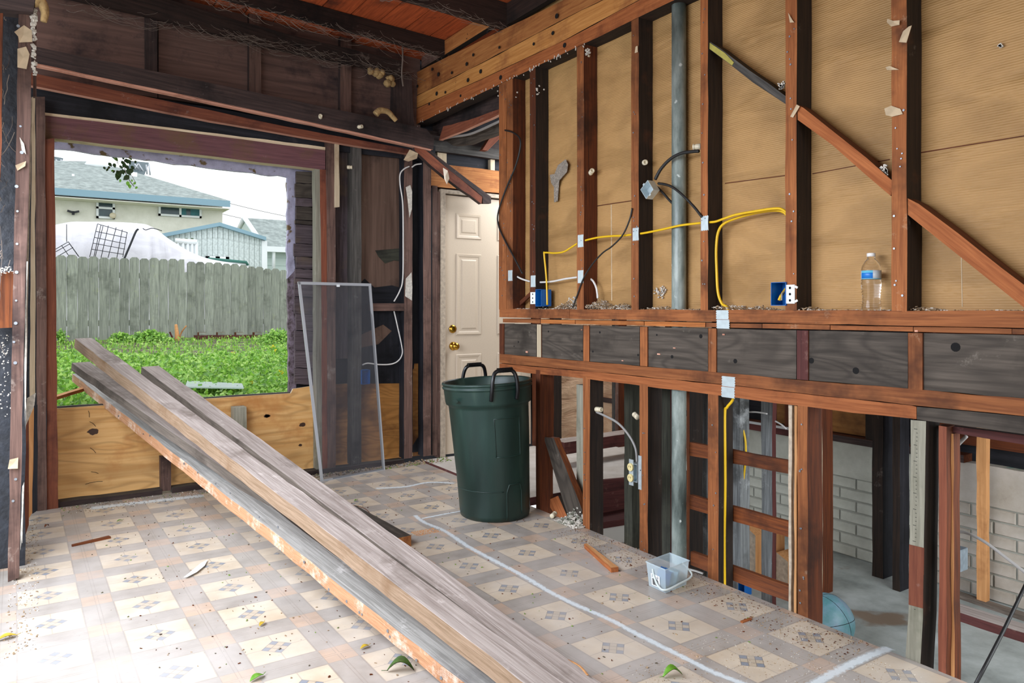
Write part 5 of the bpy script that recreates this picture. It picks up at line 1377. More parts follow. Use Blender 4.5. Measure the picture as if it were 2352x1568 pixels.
# ---------------------------------------------------------------- four old timbers leaning through the opening
def lean(p_far, p_near, ext_far, ext_near, w, t, mats, label, seg=.09):
    """p_far, p_near: points on the left top edge"""
    d = (p_near - p_far).normalized()
    side = d.cross(Z).normalized()            # towards the right of the picture when looking down the board
    if side.x < 0: side = -side
    a = p_far - d * ext_far + side * w / 2; b = p_near + d * ext_near + side * w / 2
    o = timber('timber', a, b, w, t, mats, Z, None, seg, .0035)
    return tag(o, label, 'timber'), a, b, d, side
YO = 4.98
def hit_far(px, py): return at(px, py, 'Y', YO)
def ext_to(pf, pn, px):   # distance beyond pf at which the edge reaches pixel column px
    d = (pf - pn).normalized(); lo, hi = 0, 3
    for _ in range(40):
        m = (lo + hi) / 2; q = pf + d * m
        fwd = q.x * S_ + q.y * C_; u = (q.x * C_ - q.y * S_) / fwd
        if CX + F * u > px: lo = m
        else: hi = m
    return lo
f1, n1 = hit_far(246, 921), at(1067, 1568, 'Z', .055)
lm1, a1, b1_, d1, s1_ = lean(f1, n1, ext_to(f1, n1, 166), .45, .105, .052, [W['lum_top'], W['lum_side']], 'grey-topped timber nearest the camera, nail heads along its painted orange edge')
nl = []
for (x, y) in [(330, 996), (345, 1000), (273, 955), (424, 1064), (455, 1085), (497, 1110), (530, 1132), (597, 1187), (640, 1210), (700, 1290), (757, 1353), (798, 1380), (827, 1405), (833, 1410), (892, 1448), (897, 1461), (958, 1515), (1015, 1556)]:
    # nail on the left side face of the timber: intersect with its side plane
    pn_ = s1_
    u = (x - CX) / F; w_ = (HY - y) / F; dr = V((S_ + u * C_, C_ - u * S_, w_))
    base = f1
    t = (base - V((0, 0, H))).dot(pn_) / dr.dot(pn_)
    nl.append(V((0, 0, H)) + dr * t - pn_ * .002)
nails('nail_heads', nl, -s1_, .005, W['nail'], lm1)
f2, n2 = at(165, 833, 'Y', 5.12), at(978, 1398, 'Z', .075)
lean(f2, n2, 0, 1.2, .10, .045, [W['lum_brown'], W['lum_dark']], 'dull brown timber lying between the nailed one and the topmost one')
f3, n3 = at(172, 777, 'Y', 5.12), at(1204, 1568, 'Z', .125)
lean(f3, n3, 0, .5, .092, .06, [W['lum_brown'], W['lum_tan']], 'topmost timber with a rough tan side, reaching furthest up and left')
f4, n4 = at(325, 842, 'Y', 5.0), at(1290, 1568, 'Z', .07)
lean(f4, n4, 0, .5, .10, .05, [W['lum_brown'], W['lum_dark']], 'shorter dark-sided timber on the right of the stack, half under the topmost one')

# ---------------------------------------------------------------- small things on the floor
def stick(pa, pb, w, t, mats, label, name='wood_offcut', cat='offcut', z=0.0, taper=None):
    a, b = at(*pa, 'Z', z), at(*pb, 'Z', z); a.z = b.z = t
    M = frame(a, b - a, Z); L_ = (b - a).length
    poly = [(0, -w / 2), (L_, -w / 2 * (taper or 1)), (L_, w / 2 * (taper or 1)), (0, w / 2)]
    return tag(prism(name, M, poly, t, mats, None, .04, .0015), label, cat)
stick((165, 1255), (252, 1235), .010, .010, [W['walnut'], W['walnut']], 'long thin brown splinter on the bright floor at left', 'splinter', 'splinter', taper=2.8)
stick((1412, 1314), (1345, 1258), .035, .022, [W['fir'], W['beam3']], 'orange tapering wood offcut pointing at the plastic tub', taper=.4)
stick((1420, 1310), (1425, 1312), .002, .002, [W['walnut'], W['walnut']], 'tiny chip beside the orange offcut')
stick((1703, 1430), (1725, 1422), .010, .006, [W['beam3'], W['beam3']], 'small reddish chip near the floor edge')
blk_a, blk_b = at(925, 1258, 'Z', 0), at(800, 1185, 'Z', 0)
blk_a.z = blk_b.z = .052
o = timber('wood_block', blk_a, blk_b, .09, .052, [W['blockdark'], W['beam']], Z, None, .05, .002)
tag(o, 'short grey-topped block with a fresh orange end behind the timbers', 'wood block')
scrap('shard', [(422, 1327), (440, 1311), (462, 1293), (477, 1285), (470, 1300), (452, 1315), (432, 1325)], 'Z', .006, W['whitetrim'], None, .004, 'white pointed shard on the bright floor', 'shard')
cable('rusty_wire', [(760, 1154), (800, 1158), (835, 1166), (852, 1182), (857, 1200)], 'Z', .004, .0016, 'walnut', 'thin rusty wire curved on the floor behind the timbers', 'wire')
cable('wood_strip', [(1225, 1497), (1260, 1505), (1300, 1514), (1330, 1528), (1350, 1550)], 'Z', .075, .004, 'fir', 'torn wood strip curling off the timber end', 'wood strip', .4)
def leaf(px, py, L_, ang, mat, label, curl=.4, z=.004):
    c = at(px, py, 'Z', z)
    vs, fs = [], []
    n = 8
    for i in range(n + 1):
        t = i / n; w = math.sin(math.pi * min(1, t * .95 + .02)) ** .8 * L_ * .24
        x = (t - .5) * L_; zz = curl * L_ * .35 * math.sin(math.pi * t)
        vs += [(x, -w, zz + w * curl * .6), (x, 0, zz), (x, w, zz + w * curl * .6)]
    for i in range(n):
        a = i * 3; fs += [(a, a + 3, a + 4, a + 1), (a + 1, a + 4, a + 5, a + 2)]
    vs += [(v[0], v[1], v[2] + .0012) for v in vs]
    m = len(vs) // 2
    fs += [tuple(m + i for i in q[::-1]) for q in fs]
    M = Matrix.Translation(c) @ Matrix.Rotation(ang, 4, 'Z')
    o = put('leaf', mesh('leaf', vs, fs, W[mat], None, True), M)
    tag(o, label, 'leaf')
    tube('stem', [M @ V((L_ * .45, 0, .002)), M @ V((L_ * .7, .004, .004))], .001, W[mat], o, 5, k=1)
leaf(920, 1540, .085, 2.6, 'leafdark', 'large dark green curled leaf at the bottom beside the timbers', .9)
leaf(1545, 1552, .065, 2.8, 'leafgreen', 'bright green curled leaf at the bottom right of the timbers', .9)
leaf(602, 1433, .035, .8, 'leafyellow', 'small yellow leaf on the bright floor, mid left')
leaf(838, 1486, .035, .2, 'leafyellow', 'small yellow-green leaf close to the nailed timber')
leaf(590, 1557, .05, .4, 'leafgreen', 'flat green leaf at the bottom edge')
leaf(16, 1465, .06, .2, 'leafyellow', 'yellow-green leaf at the left edge of the floor')
leaf(275, 1196, .03, .3, 'leafgreen', 'small green leaf near the foot of the plywood')
leaf(107, 1209, .03, .9, 'walnut', 'small brown dry leaf near the corner post', .8)
leaf(818, 1149, .03, .5, 'leafgreen', 'small green leaf behind the timbers')

# ---------------------------------------------------------------- garden
def make_fence():
    root = empty('fence', (at(128, 785, 'Y', 12.5)), 'weathered grey dog-ear picket fence across the garden', 'fence')
    A, B = at(128, 786, 'Y', 12.5), at(660, 764, 'Y', 12.9)
    n = 25
    dx = (B.x - A.x) / n
    for i in range(-3, n + 4):
        x = A.x + dx * i; t = (i + .5) / n
        y = 12.5 + .4 * t
        pxl = lambda q: q
        # top follows the photo: level, then dropping to the right
        top = 1.905 - max(0, t - .45) * .16 - max(0, t - .72) * .1 + R.uniform(-.015, .015)
        w = dx * R.uniform(.93, .97); c = w * .24
        P = [V((x, y, .55)), V((x + w, y, .55)), V((x + w, y, top - c)), V((x + w - c, y, top)), V((x + c, y, top)), V((x, y, top - c))]
        if i == 12:
            P = [V((x, y, .55)), V((x + w, y, .55)), V((x + w, y, top - .2)), V((x + w * .75, y, top - .21)), V((x + w * .72, y, top)), V((x + c, y, top)), V((x, y, top - c))]
        slab('picket', ('Y', y), P, .02, [W['fence'], W['fence']], root, .3, .004, Z)
    for z in (.85, 1.6):
        P = [V((A.x - .5, 12.93, z)), V((B.x + .5, 12.93, z)), V((B.x + .5, 12.93, z + .09)), V((A.x - .5, 12.93, z + .09))]
        slab('rail', ('Y', 12.93), P, .04, [W['fence'], W['fence']], root, .5, .002, X)
make_fence()
o = slab('red_beam', ('Y', 12.2), [at(448, 770, 'Y', 12.2), at(700, 768, 'Y', 12.2), at(700, 784, 'Y', 12.2), at(448, 786, 'Y', 12.2)], .12, [W['maroon'], W['maroon']], None, .3, .003, X)
tag(o, 'rusty red beam lying along the foot of the fence', 'beam')
for k, x in enumerate((455, 498, 540, 582, 625)):
    a, b = at(x, 763, 'Y', 12.3), at(x + 18, 771, 'Y', 12.3)
    q = box('spacer_block', (a.x, 12.22, b.z), (b.x, 12.36, a.z), [W['fence'], W['walnut']], None, front='Y', grain=X)
    tag(q, ('leftmost', 'second from left', 'middle', 'second from right', 'rightmost')[k] + ' small wooden spacer block on the rusty red beam', 'wood block', 'spacer blocks on the red beam')

def tufts(name, n, area_, hgt, wid, cols, label, cat, seed, dens=None, broad=False):
    rr = random.Random(seed)
    vs, fs, mi = [], [], []
    for _ in range(n):
        for _t in range(20):
            x = rr.uniform(area_[0], area_[1]); y = rr.uniform(area_[2], area_[3])
            if dens is None or dens(x, y) > rr.random(): break
        else: continue
        z = gz(y)
        h = rr.uniform(*hgt); w = rr.uniform(*wid)
        a = rr.uniform(0, 6.28); b = rr.uniform(.2, 1.0)
        dx, dy = math.cos(a), math.sin(a)
        sx, sy = -dy * w, dx * w
        k = len(vs)
        if broad:
            zz = z + h; l = w * 2.2
            vs += [(x, y, zz), (x + dx * l * .5 + sx, y + dy * l * .5 + sy, zz + rr.uniform(-.02, .03)), (x + dx * l, y + dy * l, zz + rr.uniform(-.03, .02)), (x + dx * l * .5 - sx, y + dy * l * .5 - sy, zz + rr.uniform(-.02, .03))]
            fs.append((k, k + 1, k + 2, k + 3))
        else:
            tx, ty = x + dx * h * b * .6, y + dy * h * b * .6
            vs += [(x - sx, y - sy, z), (x + sx, y + sy, z), ((x + tx) / 2 + sx * .8, (y + ty) / 2 + sy * .8, z + h * .6), ((x + tx) / 2 - sx * .8, (y + ty) / 2 - sy * .8, z + h * .6), (tx, ty, z + h * .9)]
            fs += [(k, k + 1, k + 2, k + 3), (k + 3, k + 2, k + 4)]
            mi.append(0)
        mi.append(0)
        m_ = rr.randrange(len(cols)); mi[-1] = m_
        if not broad: mi[-2] = m_
    o = put(name, mesh(name, vs, fs, cols, mi), Matrix.Identity(4))
    o['kind'] = 'stuff'
    return tag(o, label, cat)
def lf(name, c, tr=.35):
    m, N, L, P = mat_base(name)
    P.inputs['Base Color'].default_value = c; P.inputs['Roughness'].default_value = .5
    t = N.new('ShaderNodeBsdfTranslucent'); t.inputs['Color'].default_value = c
    mx = N.new('ShaderNodeMixShader'); mx.inputs[0].default_value = tr
    L.new(P.outputs[0], mx.inputs[1]); L.new(t.outputs[0], mx.inputs[2]); L.new(mx.outputs[0], N['Material Output'].inputs['Surface'])
    return m
G = [lf('grass_a', hx('9ccc50')), lf('grass_b', hx('82b844')), lf('grass_c', hx('b8dc72')), lf('grass_d', hx('6c9840'))]
tufts('grass', 60000, (-.8, 7.5, 5.35, 12.2), (.02, .085), (.004, .010), G, 'bright green long grass filling the garden', 'grass', 3, dens=lambda x, y: 1.0 if y < 9.3 + .5 * math.sin(x * 2.3) else .12)
tufts('weeds', 30000, (-.8, 7.5, 5.35, 11.8), (.015, .09), (.009, .026), G, 'broad-leaved weeds growing through the grass', 'weeds', 5, dens=lambda x, y: .9 if y < 9.5 + .5 * math.sin(x * 2.3 + 1) else .08, broad=True)
def bush(name, c, rx, rz, n, lw, label, cols=None, flowers=0):
    rr = random.Random(n)
    vs, fs, mi = [], [], []
    for _ in range(n):
        th_, ph = rr.uniform(0, 6.28), rr.uniform(0, 1.5)
        q = rr.uniform(.5, 1) 
        p = c + V((math.cos(th_) * math.cos(ph) * rx * q, math.sin(th_) * math.cos(ph) * rx * .6 * q, math.sin(ph) * rz * q * rr.uniform(.75, 1.1)))
        w = rr.uniform(.5, 1) * lw; nrm = V((rr.uniform(-1, 1), rr.uniform(-1.4, .4), rr.uniform(.2, 1))).normalized()
        u = nrm.orthogonal().normalized(); v = nrm.cross(u)
        a = rr.uniform(0, 6.28); u, v = u * math.cos(a) + v * math.sin(a), v * math.cos(a) - u * math.sin(a)
        k = len(vs); vs += [p - u * w, p - v * w * .6, p + u * w, p + v * w * .6]; fs.append((k, k + 1, k + 2, k + 3)); mi.append(rr.randrange(len(G)))
    root = put(name, mesh(name, [v - c for v in vs], fs, G, mi), Matrix.Translation(c))
    st = []
    for k in range(9):
        e = c + V((rr.uniform(-.7, .7) * rx, rr.uniform(-.3, .3) * rx, rz * rr.uniform(.5, .9)))
        st.append((*tube_geo([c, (c + e) / 2 + V((0, 0, .03)), e], .006, 5), 0))
    joined('stems', st, [G[3]], root)
    return tag(root, label, 'bush')
c = at(345, 795, 'Y', 12.0); c.z = gz(12.0)
bush('bush', c, .32, .17, 1100, .035, 'leafy green bush in front of the fence')
c = at(278, 795, 'Y', 12.1); c.z = gz(12.1)
bush('bush', c, .2, .14, 300, .035, 'small green clump left of the leafy bush')
c = at(640, 800, 'Y', 11.0); c.z = gz(11.0)
bush('bush', c, .38, .22, 1300, .026, 'tall weeds at the right side of the garden')
c = at(138, 790, 'Y', 12.0); c.z = gz(12.0)
bush('bush', c, .12, .22, 160, .03, 'thin weed clump at the left end of the fence')
# yellow flowers
yf = lf('petal', hx('e8d21a'), .2)
fl = []
rr = random.Random(11)
for (px, py, Y0) in [(580, 880, 6.6), (610, 885, 6.6), (627, 882, 6.6), (630, 888, 6.6), (645, 890, 6.6), (640, 860, 7), (535, 812, 9.5), (627, 795, 9.4), (633, 805, 9.2), (645, 855, 7), (608, 892, 6.5), (650, 880, 6.6)]:
    c = at(px, py, 'Y', Y0)
    st = tube('flower', [V((c.x + .03, c.y, gz(Y0))), V((c.x + .01, c.y, (c.z + gz(Y0)) / 2)), c], .002, G[0], None, 5, k=2)
    tag(st, 'yellow wild flower on a thin stem in the grass', 'flower', 'yellow flowers in the grass')
    pts = []
    for k in range(9):
        p = c + V([rr.uniform(-.018, .018) for _ in range(3)])
        pts.append((*disc(p, V([rr.uniform(-1, 1), -1, rr.uniform(-.2, 1)]), .009, .002, 6), 0))
    joined('petals', pts, [yf], st)
o = slab('sheet', ('Z', .53), [at(425, 888, 'Z', .53), at(560, 890, 'Z', .53), at(556, 880, 'Z', .53), at(430, 874, 'Z', .53)], .01, [plain('pale_glass', hx('c9d8d4'), .15)], None, .5, .001)
tag(o, 'pale glass sheet lying in the grass just outside', 'sheet')
o = timber('broken_board', at(118, 912, 'Y', 5.35), at(196, 893, 'Y', 5.35) + V((0, .12, 0)), .05, .02, [W['fir'], W['beam3']], Z, None, .05, .002)
tag(o, 'broken orange board sticking up outside at the left jamb', 'offcut')
# dry stump with red stem by the fence
st = tube('dry_stem', [at(405, 800, 'Y', 12.1), at(407, 775, 'Y', 12.1), at(404, 745, 'Y', 12.15)], lambda t: .05 - .03 * t, W['fir'], None, 8)
tag(st, 'dry split stem standing by the fence', 'stump')
tube('twig', [at(408, 795, 'Y', 12.08), at(416, 765, 'Y', 12.08), at(428, 748, 'Y', 12.1)], .012, W['fir'], st, 6)
tube('twig', [at(406, 795, 'Y', 12.06), at(396, 775, 'Y', 12.06), at(390, 762, 'Y', 12.06)], .014, W['maroon'], st, 6)

# vine hanging in front of the opening
def vine():
    Y0 = 5.6
    main = [at(272, 285, 'Y', 5.15), at(276, 330, 'Y', 5.4), at(282, 352, 'Y', Y0), at(286, 372, 'Y', Y0), at(288, 395, 'Y', Y0), at(298, 415, 'Y', Y0), at(308, 428, 'Y', Y0)]
    o = tube('vine', main, .0022, W['walnut'], None, 5)
    tag(o, 'leafy vine sprig hanging down in front of the opening', 'vine')
    for p in ([(284, 365), (272, 372), (262, 378), (245, 388)], [(286, 385), (275, 392), (255, 393)], [(262, 350), (266, 364), (272, 378)], [(288, 395), (300, 400), (312, 420)], [(286, 372), (297, 368), (306, 372)]):
        tube('twig', [at(a, b, 'Y', Y0 + R.uniform(-.03, .03)) for a, b in p], .0014, W['walnut'], o, 4, k=3)
    rr = random.Random(5)
    pos = [(266, 365, 9), (273, 399, 11), (270, 405, 12), (296, 395, 11), (300, 393, 10), (290, 408, 11), (253, 378, 7), (263, 380, 7), (278, 384, 7), (285, 380, 8), (291, 370, 8), (297, 372, 8), (305, 385, 7), (283, 395, 8), (277, 396, 8), (246, 390, 5), (240, 386, 5), (261, 394, 5), (294, 422, 8), (298, 428, 7), (309, 421, 5), (313, 431, 5), (276, 415, 5), (283, 362, 6), (259, 361, 5), (300, 364, 6), (311, 372, 5), (292, 384, 8), (282, 374, 7), (258, 392, 4), (250, 385, 5), (303, 415, 4)]
    for x, y, s in pos:
        c = at(x, y, 'Y', Y0 + rr.uniform(-.06, .06)); L_ = s * .0024
        nrm = V((rr.uniform(-.5, .5), -1, rr.uniform(-.3, .6))).normalized(); u = V((rr.uniform(-1, 1), 0, -1)).normalized()
        M = frame(c, u, nrm)
        pts = [(-1, 0, 0), (-.5, -.6, .05), (.2, -.6, .08), (1, 0, -.05), (.2, .6, .08), (-.5, .6, .05), (0, 0, .0)]
        fs = [(0, 1, 6), (1, 2, 6), (2, 3, 6), (3, 4, 6), (4, 5, 6), (5, 0, 6)]
        put('leaf', mesh('leaf', [(a * L_, b * L_, c_ * L_) for a, b, c_ in pts], fs, G[1] if y > 412 else rr.choice([W['leafdark'], W['leafdark'], W['leafgreen']]), None), M, o)
vine()

# tarpaulin-covered trailer behind the fence
def tarp():
    prof = [(60, 520), (100, 516), (128, 512), (165, 506), (200, 505), (260, 506), (330, 510), (350, 516), (372, 530), (400, 550), (440, 575), (480, 590), (520, 599), (575, 609)]
    yf_, yb = 15.5, 17.6
    vs, fs = [], []
    P = smooth_pts([at(x, y, 'Y', yf_ + .6) for x, y in prof], 5)
    nx = len(P); cols = 12
    for i, p in enumerate(P):
        h = p.z - .5
        zb_ = .40
        for j in range(cols):
            t = j / (cols - 1)
            if t < .45:
                q = t / .45
                y = yf_ + .25 * q + .04 * math.sin(i * 1.1 + j * .8) ; z = zb_ + (h * .88 + .1) * q
            elif t < .6:
                q = (t - .45) / .15
                y = yf_ + .25 + q * .5; z = .5 + h * (.88 + .12 * q)
            else:
                q = (t - .6) / .4
                y = yf_ + .75 + q * 1.4; z = .5 + h * (1 - .02 * q)
            sag = .03 * math.sin(i * .55 + j * .4)
            vs.append(V((p.x + (.25 * (1 - min(1, t / .45)) * (1 if i > nx * .55 else 0)), y + sag, z)))
    for i in range(nx - 1):
        for j in range(cols - 1):
            a = i * cols + j; fs.append((a, a + cols, a + cols + 1, a + 1))
    o = joined('covered_trailer', [(vs, fs, 0)], [W['tarp']], None, None, True)
    tag(o, 'trailer under a white tarpaulin behind the fence', 'trailer')
    fr = lambda x, y: at(x, y, 'Y', yf_ - .08)
    tube('strap', [fr(318, 526), fr(312, 532), fr(300, 560), fr(285, 595)], .02, W['tar'], o, 6)
    tube('strap', [fr(328, 524), fr(335, 528), fr(350, 524), fr(372, 530)], .008, W['tar'], o, 5)
    root = empty('wire_grid', fr(250, 560), 'leaning wire grid panel in front of the white tarpaulin', 'wire grid')
    wires = [((224, 514), (206, 590)), ((232, 516), (215, 592)), ((237, 518), (218, 592)), ((249, 518), (232, 592)), ((267, 522), (248, 592)), ((281, 527), (268, 594)), ((292, 533), (282, 590)), ((224, 514), (293, 534)), ((220, 531), (291, 546)), ((217, 545), (289, 560)), ((213, 558), (287, 572)), ((210, 572), (284, 584))]
    for a, b in wires: tube('wire', [fr(*a), fr(*b)], .006, W['tar'], root, 4, k=1)
    root2 = empty('wire_grid', fr(150, 575), 'small bent wire frame at the left end of the tarpaulin', 'wire grid')
    for a, b in [((128, 572), (157, 555)), ((128, 578), (160, 560)), ((157, 555), (182, 590)), ((141, 563), (160, 590)), ((160, 560), (180, 588)), ((130, 590), (168, 568)), ((153, 515), (153, 555))]: tube('wire', [fr(*a), fr(*b)], .006, W['tar'], root2, 4, k=1)
tarp()

# stucco house with hip roof
def house():
    YH = 28.0
    a = at(60, 432, 'Y', YH); b = at(511, 470, 'Y', YH)
    ze = (at(300, 445, 'Y', YH)).z
    root = empty('house', (b.x, YH, .4), 'two-storey cream stucco house with a grey hip roof', 'house')
    zt = at(527, 461, 'Y', YH - .8).z - .12
    x0, x1 = -9.0, b.x
    box('wall', (x0, YH, .3), (x1, YH + 9, zt + .1), [W['stucco']], root, front='Y', seg=50, jit=0, grain=X)
    # eave board and roof
    ov = .8
    ez = at(527, 461, 'Y', YH - ov).z
    ex1 = at(529, 461, 'Y', YH - ov).x
    ez0 = ez
    fb = [V((-9.8, YH - ov, ez0 - .22)), V((ex1, YH - ov, ez0 - .22)), V((ex1, YH - ov, ez0)), V((-9.8, YH - ov, ez0))]
    slab('fascia', ('Y', YH - ov), fb, .05, [W['fascia']], root, 50, 0)
    ap = at(228, 371, 'Y', YH + 4.5)
    apl = at(205, 371, 'Y', YH + 4.5)
    vs = [V((-9.8, YH - ov, ez0)), V((ex1, YH - ov, ez0)), V((ex1, YH + 9.8, ez0)), V((-9.8, YH + 9.8, ez0)), apl, ap]
    fs = [(0, 1, 5, 4), (1, 2, 5), (2, 3, 4, 5), (3, 0, 4), (3, 2, 1, 0)]
    joined('roof', [(vs, fs, 0)], [W['shingle']], root)
    slab('soffit', ('Z', ez0 - .27), [V((-9.8, YH - ov, ez0 - .27)), V((ex1, YH - ov, ez0 - .27)), V((ex1, YH + 9.8, ez0 - .27)), V((-9.8, YH + 9.8, ez0 - .27))], .02, [W['stucco']], root, 50, 0)
    def win(x0, y0, x1, y1, splits, nm='window', cur=None):
        A, B = at(x0, y0, 'Y', YH - .06), at(x1, y1, 'Y', YH - .06)
        w = empty_child(nm, root, (A + B) / 2)
        t = .07
        def fr(lo, hi): 
            p = joined('frame_bar', [(*bx((lo + hi) / 2, hi - lo), 0)], [W['whitetrim']], w)
        fr(V((A.x, YH - .08, B.z)), V((B.x, YH - .02, B.z + t))); fr(V((A.x, YH - .08, A.z - t)), V((B.x, YH - .02, A.z)))
        fr(V((A.x, YH - .08, B.z)), V((A.x + t, YH - .02, A.z))); fr(V((B.x - t, YH - .08, B.z)), V((B.x, YH - .02, A.z)))
        for s in splits:
            if s[0] == 'v': fr(V((A.x + (B.x - A.x) * s[1] - t / 2, YH - .08, B.z)), V((A.x + (B.x - A.x) * s[1] + t / 2, YH - .02, A.z)))
            else: fr(V((A.x, YH - .08, B.z + (A.z - B.z) * s[1])), V((B.x, YH - .02, B.z + (A.z - B.z) * s[1] + t)))
        joined('pane', [(*bx(V(((A.x + B.x) / 2, YH - .02, (A.z + B.z) / 2)), V((B.x - A.x, .02, A.z - B.z))), 0)], [W['winglass']], w)
        if cur:
            for c0, c1 in cur:
                joined('curtain', [(*bx(V((A.x + (B.x - A.x) * (c0 + c1) / 2, YH - .035, (A.z + B.z) / 2)), V(((B.x - A.x) * (c1 - c0), .01, (A.z - B.z) * .86))), 0)], [W['curtain']], w)
    win(221, 457, 264, 503, [('h', .5)])
    win(364, 467, 463, 501, [('v', .5)], cur=[(.52, .64), (.74, .95)])
    # wall lamp with two heads
    lc = at(168, 489, 'Y', YH - .1)
    joined('wall_lamp', [(*bx(lc, (.08, .08, .12)), 0), (*bx(lc + V((-.1, -.05, .04)), (.14, .1, .06), Matrix.Rotation(.3, 3, 'Y')), 0), (*bx(lc + V((.1, -.05, .04)), (.14, .1, .06), Matrix.Rotation(-.3, 3, 'Y')), 0)], [W['tar']], root)
    dc = at(259, 495, 'Y', YH - .15)
    lathe('disc_plate', [(0, 0), (.10, 0), (.10, .02), (0, .02)], W['porcelain'], frame(dc, X, -Y), root, 20)
    # roof vents
    vc = at(168, 416, 'Y', YH + 1.3)
    joined('roof_vent', [(*bx(vc + V((0, 0, .02)), (.55, .35, .04)), 0), (*bx(vc + V((0, 0, .12)), (.08, .08, .25)), 0)], [W['whitetrim']], root)
    vc = at(230, 380, 'Y', YH + 3.6)
    lathe('roof_vent', [(.0, -.1), (.16, -.09), (.2, .0), (.17, .1), (.09, .17), (.0, .19)], W['whitetrim'], Matrix.Translation(vc) @ Matrix.Diagonal((2.6, 1, 1, 1)), root, 20)
    joined('vent_base', [(*bx(vc + V((0, 0, -.16)), (1.0, .5, .04)), 0)], [W['whitetrim']], root)
    vc = at(307, 407, 'Y', YH + 2.2)
    joined('roof_vent', [(*bx(vc, (.22, .2, .35)), 0), (*bx(vc - V((0, 0, .2)), (.45, .3, .04)), 0)], [W['whitetrim']], root)
    # solar panels on struts
    for quad, st in (((300, 372, 342, 376), [(309, 376, 318, 388), (318, 376, 310, 388), (318, 376, 332, 398), (336, 378, 338, 400), (342, 376, 345, 402)]),
                     ((118, 361, 145, 366), [(140, 366, 144, 380), (128, 366, 138, 380)])):
        A, B = at(quad[0], quad[1], 'Y', YH + 5), at(quad[2], quad[3], 'Y', YH + 5)
        drop = .75
        vs = [A, B, B + V((-.3, -.8, -drop)), A + V((-.3, -.8, -drop))]
        vs += [v + V((0, .06, .06)) for v in vs]
        sp_ = joined('solar_panel', [(vs, [(0, 1, 2, 3), (7, 6, 5, 4), (0, 4, 5, 1), (1, 5, 6, 2), (2, 6, 7, 3), (3, 7, 4, 0)], 0)], [plain('solar_dark', hx('4c5a5e'), .3)], root)
        for (x0_, y0_, x1_, y1_) in st: tube('strut', [at(x0_, y0_, 'Y', YH + 4.6), at(x1_, y1_, 'Y', YH + 4.6)], .03, W['alu'], sp_, 4, k=1)
def empty_child(name, parent, loc):
    e = bpy.data.objects.new(name, None); e.empty_display_size = .05; C.objects.link(e)
    M = Matrix.Translation(Vector(loc)); e.matrix_basis = M; WM[e.name] = M.copy()
    e.parent = parent; e.matrix_parent_inverse = WM[parent.name].inverted()
    return e
house()

def shed():
    Y0 = 19.0
    q = lambda x, y, yy=Y0: at(x, y, 'Y', yy)
    root = empty('shed', q(500, 640), 'whitewashed board shed with a low gable behind the fence', 'shed')
    pk, le, re_ = q(502, 520), q(360, 548), q(608, 553)
    n = 20
    xs = [le.x + (re_.x - le.x) * i / n for i in range(n + 1)]
    def top(x):
        return le.z + (pk.z - le.z) * (x - le.x) / (pk.x - le.x) if x < pk.x else pk.z + (re_.z - pk.z) * (x - pk.x) / (re_.x - pk.x)
    for i in range(n):
        a, b = xs[i], xs[i + 1] - .012
        slab('wall_board', ('Y', Y0), [V((a, Y0, .4)), V((b, Y0, .4)), V((b, Y0, top(b))), V((a, Y0, top(a)))], .04, [W['shedpaint']], root, 9, 0, Z)
    box('backing', (xs[0], Y0 + .02, .4), (xs[-1], Y0 + .1, re_.z), [W['shedpaint']], root, front='Y', seg=50, jit=0)
    # side and roof
    P = [V((re_.x, Y0, .4)), V((re_.x, Y0 + 4, .4)), V((re_.x, Y0 + 4, re_.z)), V((re_.x, Y0, re_.z))]
    joined('side_wall', [(P + [p + V((.04, 0, 0)) for p in P], [(3, 2, 1, 0), (4, 5, 6, 7), (0, 4, 7, 3), (1, 2, 6, 5)], 0)], [W['shedpaint']], root)
    for (a, b) in ((le, pk), (pk, re_)):
        o_ = V((0, -.15, .0)); u_ = V((0, 0, .09)); bk = V((0, 4.5, 0))
        vs = [a + o_, b + o_, b + o_ + bk, a + o_ + bk]; vs += [v + u_ for v in vs]
        joined('roof', [(vs, [(0, 1, 2, 3), (7, 6, 5, 4), (0, 4, 5, 1), (1, 5, 6, 2), (2, 6, 7, 3), (3, 7, 4, 0)], 0)], [W['fascia']], root)
    box('trim', (re_.x - .08, Y0 - .05, .4), (re_.x + .05, Y0, re_.z), [W['whitetrim']], root, front='Y')
    A, B = q(473, 588, Y0 - .06), q(526, 640, Y0 - .06)
    w = empty_child('window', root, A)
    for lo, hi in ((V((A.x, Y0 - .08, A.z - .08)), V((B.x, Y0 - .02, A.z))), (V((A.x, Y0 - .08, 1.2)), V((A.x + .08, Y0 - .02, A.z))), (V((B.x - .08, Y0 - .08, 1.2)), V((B.x, Y0 - .02, A.z))), (V(((A.x + B.x) / 2 - .05, Y0 - .08, 1.2)), V(((A.x + B.x) / 2 + .05, Y0 - .02, A.z)))):
        joined('frame_bar', [(*bx((lo + hi) / 2, hi - lo), 0)], [W['whitetrim']], w)
    joined('pane', [(*bx(V(((A.x + B.x) / 2, Y0 - .015, (A.z + 1.2) / 2)), V((B.x - A.x, .02, A.z - 1.2))), 0)], [W['winglass']], w)
    # small white planter rack against the shed
    rk = empty('rack', q(425, 590, 18.5), 'white slatted rack with plants on top, in front of the shed', 'rack')
    for x in (408, 420, 431, 441, 450):
        tube('slat', [q(x, 556, 18.5), V((q(x + 1, 600, 18.5).x, 18.5, .44))], .05, W['whitetrim'], rk, 4, k=1)
    tube('top_bar', [q(403, 553, 18.5), q(452, 556, 18.5)], .07, W['whitetrim'], rk, 6, k=1)
    for x in (408, 416, 428, 441): tube('sprig', [q(x, 553, 18.5), q(x + 1, 547, 18.5)], .03, W['leafdark'], rk, 5, k=1)
shed()
